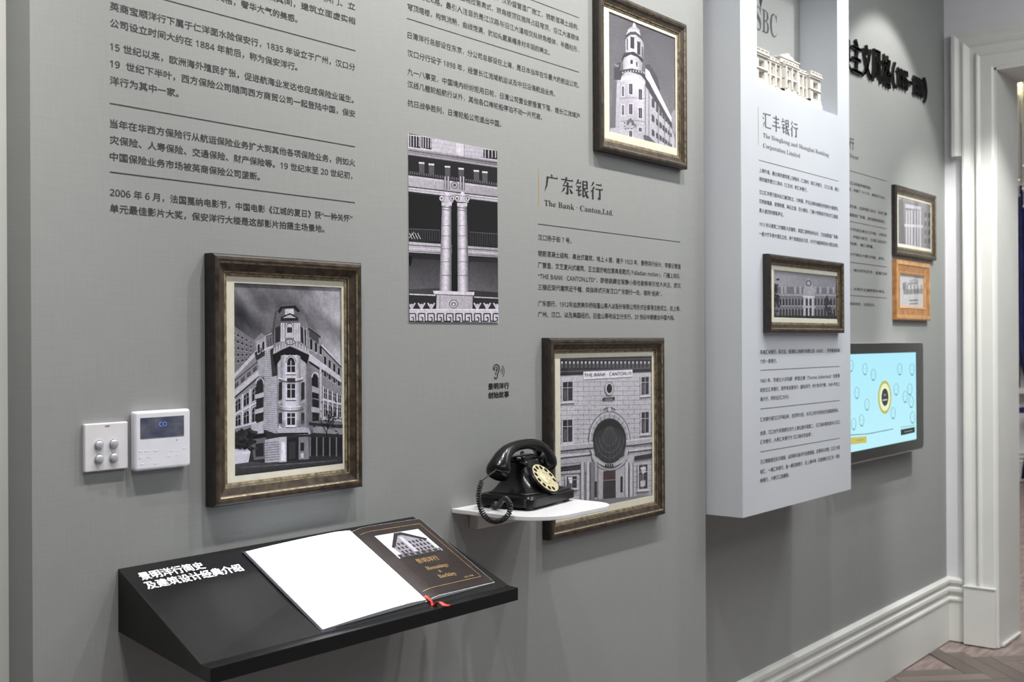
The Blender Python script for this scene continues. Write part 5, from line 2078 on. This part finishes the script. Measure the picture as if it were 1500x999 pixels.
inner6 = (p6(267, 340).x, p6(417, 340).x, p6(268, 552).z, p6(268, 335).z)
fx0 = at(1305.5, 300, FWY).x
fx1 = at(1371.5, 330, FWY - .022).x
t, Yp = picture('framed_picture', fx0, fx1, 1.981, 2.313, FWY, .042, .024, inner6, 'dark framed photograph of a columned building beside the doorway, above the honey frame')
A = Art(Yp, 1230, 180, 3.1235, inner6)
A.sky(lambda u, v: .60 + .05 * cloud(u, v), 5, 5)
A.poly([(262, 372), (300, 350), (350, 366), (420, 380), (420, 600), (262, 590)], .42)
A.poly([(262, 352), (290, 345), (300, 570), (262, 572)], .3)
for xx in (306, 318, 330, 345, 357, 369):
    A.poly([(xx - 3, 400), (xx + 3, 400), (xx + 3, 572), (xx - 3, 570)], .72)
A.poly([(296, 462), (380, 468), (380, 480), (296, 474)], .74)
A.poly([(300, 370), (372, 384), (372, 398), (300, 388)], .7)
A.facade([(384, 400), (418, 406), (418, 560), (384, 560)], 2, 4, .14, .46, .5, .6)
A.poly([(260, 556), (420, 575), (420, 600), (260, 600)], .24)
A.build('printed_image', M['print_soft'], t)

gx0 = at(1306.5, 420, FWY).x
gx1 = at(1363, 420, FWY - .022).x
inner7 = (at(1318.5, 400, FWY - .010).x, at(1354, 400, FWY - .010).x, at(1318, 456, FWY - .01).z, at(1318, 397, FWY - .01).z)
th, wd = .022, .066
oak = [(0, 0, 0), (0, th * .9, 0), (wd * .1, th, 1), (wd * .3, th, 0), (wd * .36, th * .85, 0), (wd * .8, th * .7, 0), (wd * .86, th * .78, 1), (wd, th * .6, 1), (wd, th * .2, 0)]
t, Yp = picture('framed_picture', gx0, gx1, 1.673, 1.958, FWY, wd, th, None, 'small honey wood framed drawing below the dark framed photograph', prof=oak, mats=[M['frame_oak'], M['frame_oak_light']])
A = Art(Yp - .001, 1220, 360, 2.939, (gx0 + wd * .6, gx1 - wd * .6, 1.673 + wd * .6, 1.958 - wd * .6), (.98, .98, 1.0))
A.sky(lambda u, v: .74, 2, 2)
A.poly([(308, 188), (390, 184), (390, 206), (308, 210)], .5)
A.poly([(300, 160), (316, 156), (316, 190), (300, 190)], .45)
for k in range(6):
    A.line(306 + k * 15, 168, 306 + k * 15, 208, 4, .36)
A.line(322, 164, 366, 162, 6, .45)
A.line(330, 236, 366, 234, 7, .4)
A.line(330, 250, 366, 248, 6, .45)
A.poly([(330, 150), (350, 140), (370, 150), (370, 158), (330, 160)], .6)
A.build('printed_image', M['print_soft'], t)

# touch screen
SY = .05
sx0_, sx1_ = 4.56, at(1352.5, 560, SY).x
sz0_, sz1_ = at(1352, 655.5, SY).z, at(1352, 502, SY).z
scn = thing('touch_screen', ((sx0_ + sx1_) / 2, FWY, sz0_), 'black framed wall touch screen showing a pale blue picture beside the showcase', 'screen')


def rrect(x0, x1, z0, z1, r_, Y, n_=6):
    pts = []
    for cx, cz, a0 in ((x1 - r_, z1 - r_, 0), (x0 + r_, z1 - r_, 90), (x0 + r_, z0 + r_, 180), (x1 - r_, z0 + r_, 270)):
        for k in range(n_ + 1):
            a = math.radians(a0 + 90 * k / n_)
            pts.append((cx + r_ * math.cos(a), Y, cz + r_ * math.sin(a)))
    return pts


mb = MB()
mb.loft([rrect(sx0_ + .01, sx1_ - .01, sz0_ + .01, sz1_ - .01, .02, FWY - .001), rrect(sx0_ - .003, sx1_ + .003, sz0_ - .006, sz1_ + .003, .026, SY + .03), rrect(sx0_ - .003, sx1_ + .003, sz0_ - .006, sz1_ + .003, .026, SY + .004), rrect(sx0_, sx1_, sz0_ - .003, sz1_, .024, SY + .001)])
mb.build('casing', M['silver'], scn)
mb = MB()
b_w = .038
ix0, ix1 = sx0_ + .04, at(1342, 560, SY).x
iz0, iz1 = at(1343, 643, SY).z, at(1343, 516, SY).z
ro = rrect(sx0_, sx1_, sz0_, sz1_, .024, SY)
MB().loft([rrect(sx0_, sx1_, sz0_, sz1_, .024, SY + .002), ro]).build('bezel', M['bezel'], scn)
A = Art(SY - .0008, 1240, 495, 5.125, (ix0, ix1, iz0, iz1), (1, 1, 1))
A.sky(lambda u, v: (.70 + .05 * v, .925 + .02 * v, .985), 3, 4)
A.poly([(520, 60), (560, 60), (560, 900), (526, 900)], (.10, .12, .30))
OUT = (.50, .70, .74)
for cx, cy in ((34, 207), (138, 232), (201, 275), (77, 411), (153, 498), (112, 617), (52, 645), (397, 233), (489, 235), (370, 384), (438, 440), (472, 384), (482, 478), (346, 562), (491, 595), (-30, 330), (-40, 560), (-120, 300), (-140, 600), (-220, 450)):
    A.arc(cx, cy, 17, 41, 0, 360, 4, OUT, 22)
    A.arc(cx + 1, cy + 4, 17, 41, 60, 130, 5, (.30, .46, .52), 8)
    A.line(cx - 6, cy, cx + 6, cy - 1, 3, (.56, .74, .78))
A.ell(282, 445, 50, 125, (.74, .74, .36), 34)
A.ell(283, 445, 40, 104, (.93, .95, .80), 34)
A.ell(284, 445, 26, 66, (.27, .30, .30), 30)
A.poly([(268, 462), (300, 458), (300, 468), (268, 472)], (.8, .8, .8))
A.poly([(274, 420), (292, 418), (292, 436), (274, 438)], (.5, .52, .52))
A.path([(-200, 745), (155, 720), (172, 717), (345, 683)], 5, (.26, .32, .34))
A.path([(400, 672), (505, 655)], 4, (.5, .6, .62))
A.poly([(402, 688), (508, 668), (508, 708), (404, 732)], (.24, .27, .26))
A.line(430, 706, 490, 694, 5, (.62, .64, .6))
A.poly([(-60, 756), (145, 738), (146, 786), (-60, 812)], (.78, .76, .40))
A.line(70, 770, 122, 762, 4, (.5, .5, .3))
A.build('display_picture', M['screen'], scn)

# ================================================================== ROOM BEYOND THE DOORWAY
RX = 13.4
struct(MB().box(RX, RX + .2, -3.0, 5.0, 0, 4.2).build('wall_hall', M['end_wall']), 'white wall of the room beyond the doorway', 'wall')
struct(MB().box(EWX + .34, RX, 4.6, 4.8, 0, 4.2).build('wall_hall_side', M['end_wall']), 'side wall of the room beyond the doorway', 'wall')
struct(MB().box(EWX + .34, RX, -3.0, 4.8, 4.2, 4.3).build('ceiling_hall', M['ceiling']), 'ceiling of the room beyond the doorway', 'ceiling')
skirting_run('baseboard_hall', (RX, 4.6, 0), (RX, -3.0, 0), (-1, 0, 0), M['white_trim'], 0, 0, 'white skirting of the room beyond the doorway', 1.0)
zs = at(1490, 572, 0)


def hall(px, py):
    return atX(px, py, RX - .1)


s0 = hall(1486, 572)
struct(MB().box(RX - .16, RX, s0.y - .9, s0.y + 1.2, s0.z - .03, s0.z + .03).build('trim_1', M['white_trim']), 'white window sill beyond the doorway', 'trim')
s1 = hall(1488.5, 560)
struct(MB().box(RX - .05, RX - .01, s1.y - .02, s1.y + .04, s0.z + .03, s0.z + 1.9).build('trim_2', M['brown_wood']), 'dark brown window post beyond the doorway', 'trim')
# curtain: pleated, pulled in towards a tie-back
cur = thing('curtain', (RX - .2, s0.y - .4, 0), 'navy blue curtain tied back, seen through the doorway', 'curtain')
mb = MB()
rings = []
zt_, zb_ = 3.9, hall(1495, 700).z
nz_ = 30
for k in range(nz_ + 1):
    f = k / nz_
    z = zt_ + (zb_ - zt_) * f
    ztie = hall(1500, 600).z
    d_ = abs(z - ztie)
    pull = math.exp(-(d_ / .42) ** 2)
    yl_ = hall(1487, 400).y - .02 - (.20 if z > ztie else .16) * pull
    if z < ztie:
        yl_ -= .05
    yr_ = yl_ - .62 + .34 * pull
    r = []
    for i in range(49):
        u_ = i / 48
        r.append((RX - .20 + .035 * math.sin(u_ * math.pi * 14 + .5 * math.sin(z * 2)), yl_ + (yr_ - yl_) * u_, z))
    for i in range(48, -1, -1):
        u_ = i / 48
        r.append((RX - .192 + .035 * math.sin(u_ * math.pi * 14 + .5 * math.sin(z * 2)), yl_ + (yr_ - yl_) * u_, z))
    rings.append(r)
mb.loft(rings)
mb.build('curtain_cloth', M['curtain'], cur, smooth=True)
zt2 = hall(1500, 600)
MB().box(RX - .26, RX - .14, zt2.y - .36, zt2.y + .01, zt2.z - .03, zt2.z + .03).build('tie_back', M['curtain'], cur)
MB().cyl((RX - .19, hall(1484, 250).y + .1, 3.92), (0, -1, 0), .02, 1.4, 12).build('curtain_rod', M['brown_wood'], cur)

# chandelier
CHX = 8.3
c0 = atX(1512, 200, CHX)
zt_c = atX(1490, 112, CHX).z
zb_c = atX(1490, 262, CHX).z
ch = thing('chandelier', (CHX, c0.y, zb_c), 'lit crystal chandelier with hanging glass rods, seen through the doorway', 'chandelier')
MB().tube([(CHX, c0.y, 4.2), (CHX, c0.y, zt_c)], .02, 10).build('stem', M['gold_metal'], ch)
MB().tube([(CHX, c0.y, zt_c + .02), (CHX, c0.y, zt_c - .01)], .14, 24).build('crown', M['gold_metal'], ch)
k = 0
for rr, nn_, dz in ((.128, 22, 0), (.09, 14, -.08), (.05, 8, -.16)):
    for i in range(nn_):
        a = 2 * math.pi * i / nn_ + rr * 10
        x, y = CHX + rr * math.cos(a), c0.y + rr * math.sin(a)
        zl = zb_c + dz + .05 * math.sin(i * 2.3)
        m_ = MB()
        m_.tube([(x, y, zt_c - .02), (x, y, zl + .03)], .009, 6)
        m_.tube([(x, y, zl + .03), (x, y, zl + .015), (x, y, zl)], [.004, .016, .004], 8)
        m_.build('crystal_rod', M['crystal'], ch)
for i in range(6):
    a = 2 * math.pi * i / 6 + .3
    x, y = CHX + .105 * math.cos(a), c0.y + .105 * math.sin(a)
    MB().tube([(x, y, zt_c - .03), (x, y, zt_c - .08), (x, y, zt_c - .14)], [.012, .03, .010], 10).build('bulb', M['bulb'], ch, smooth=True)
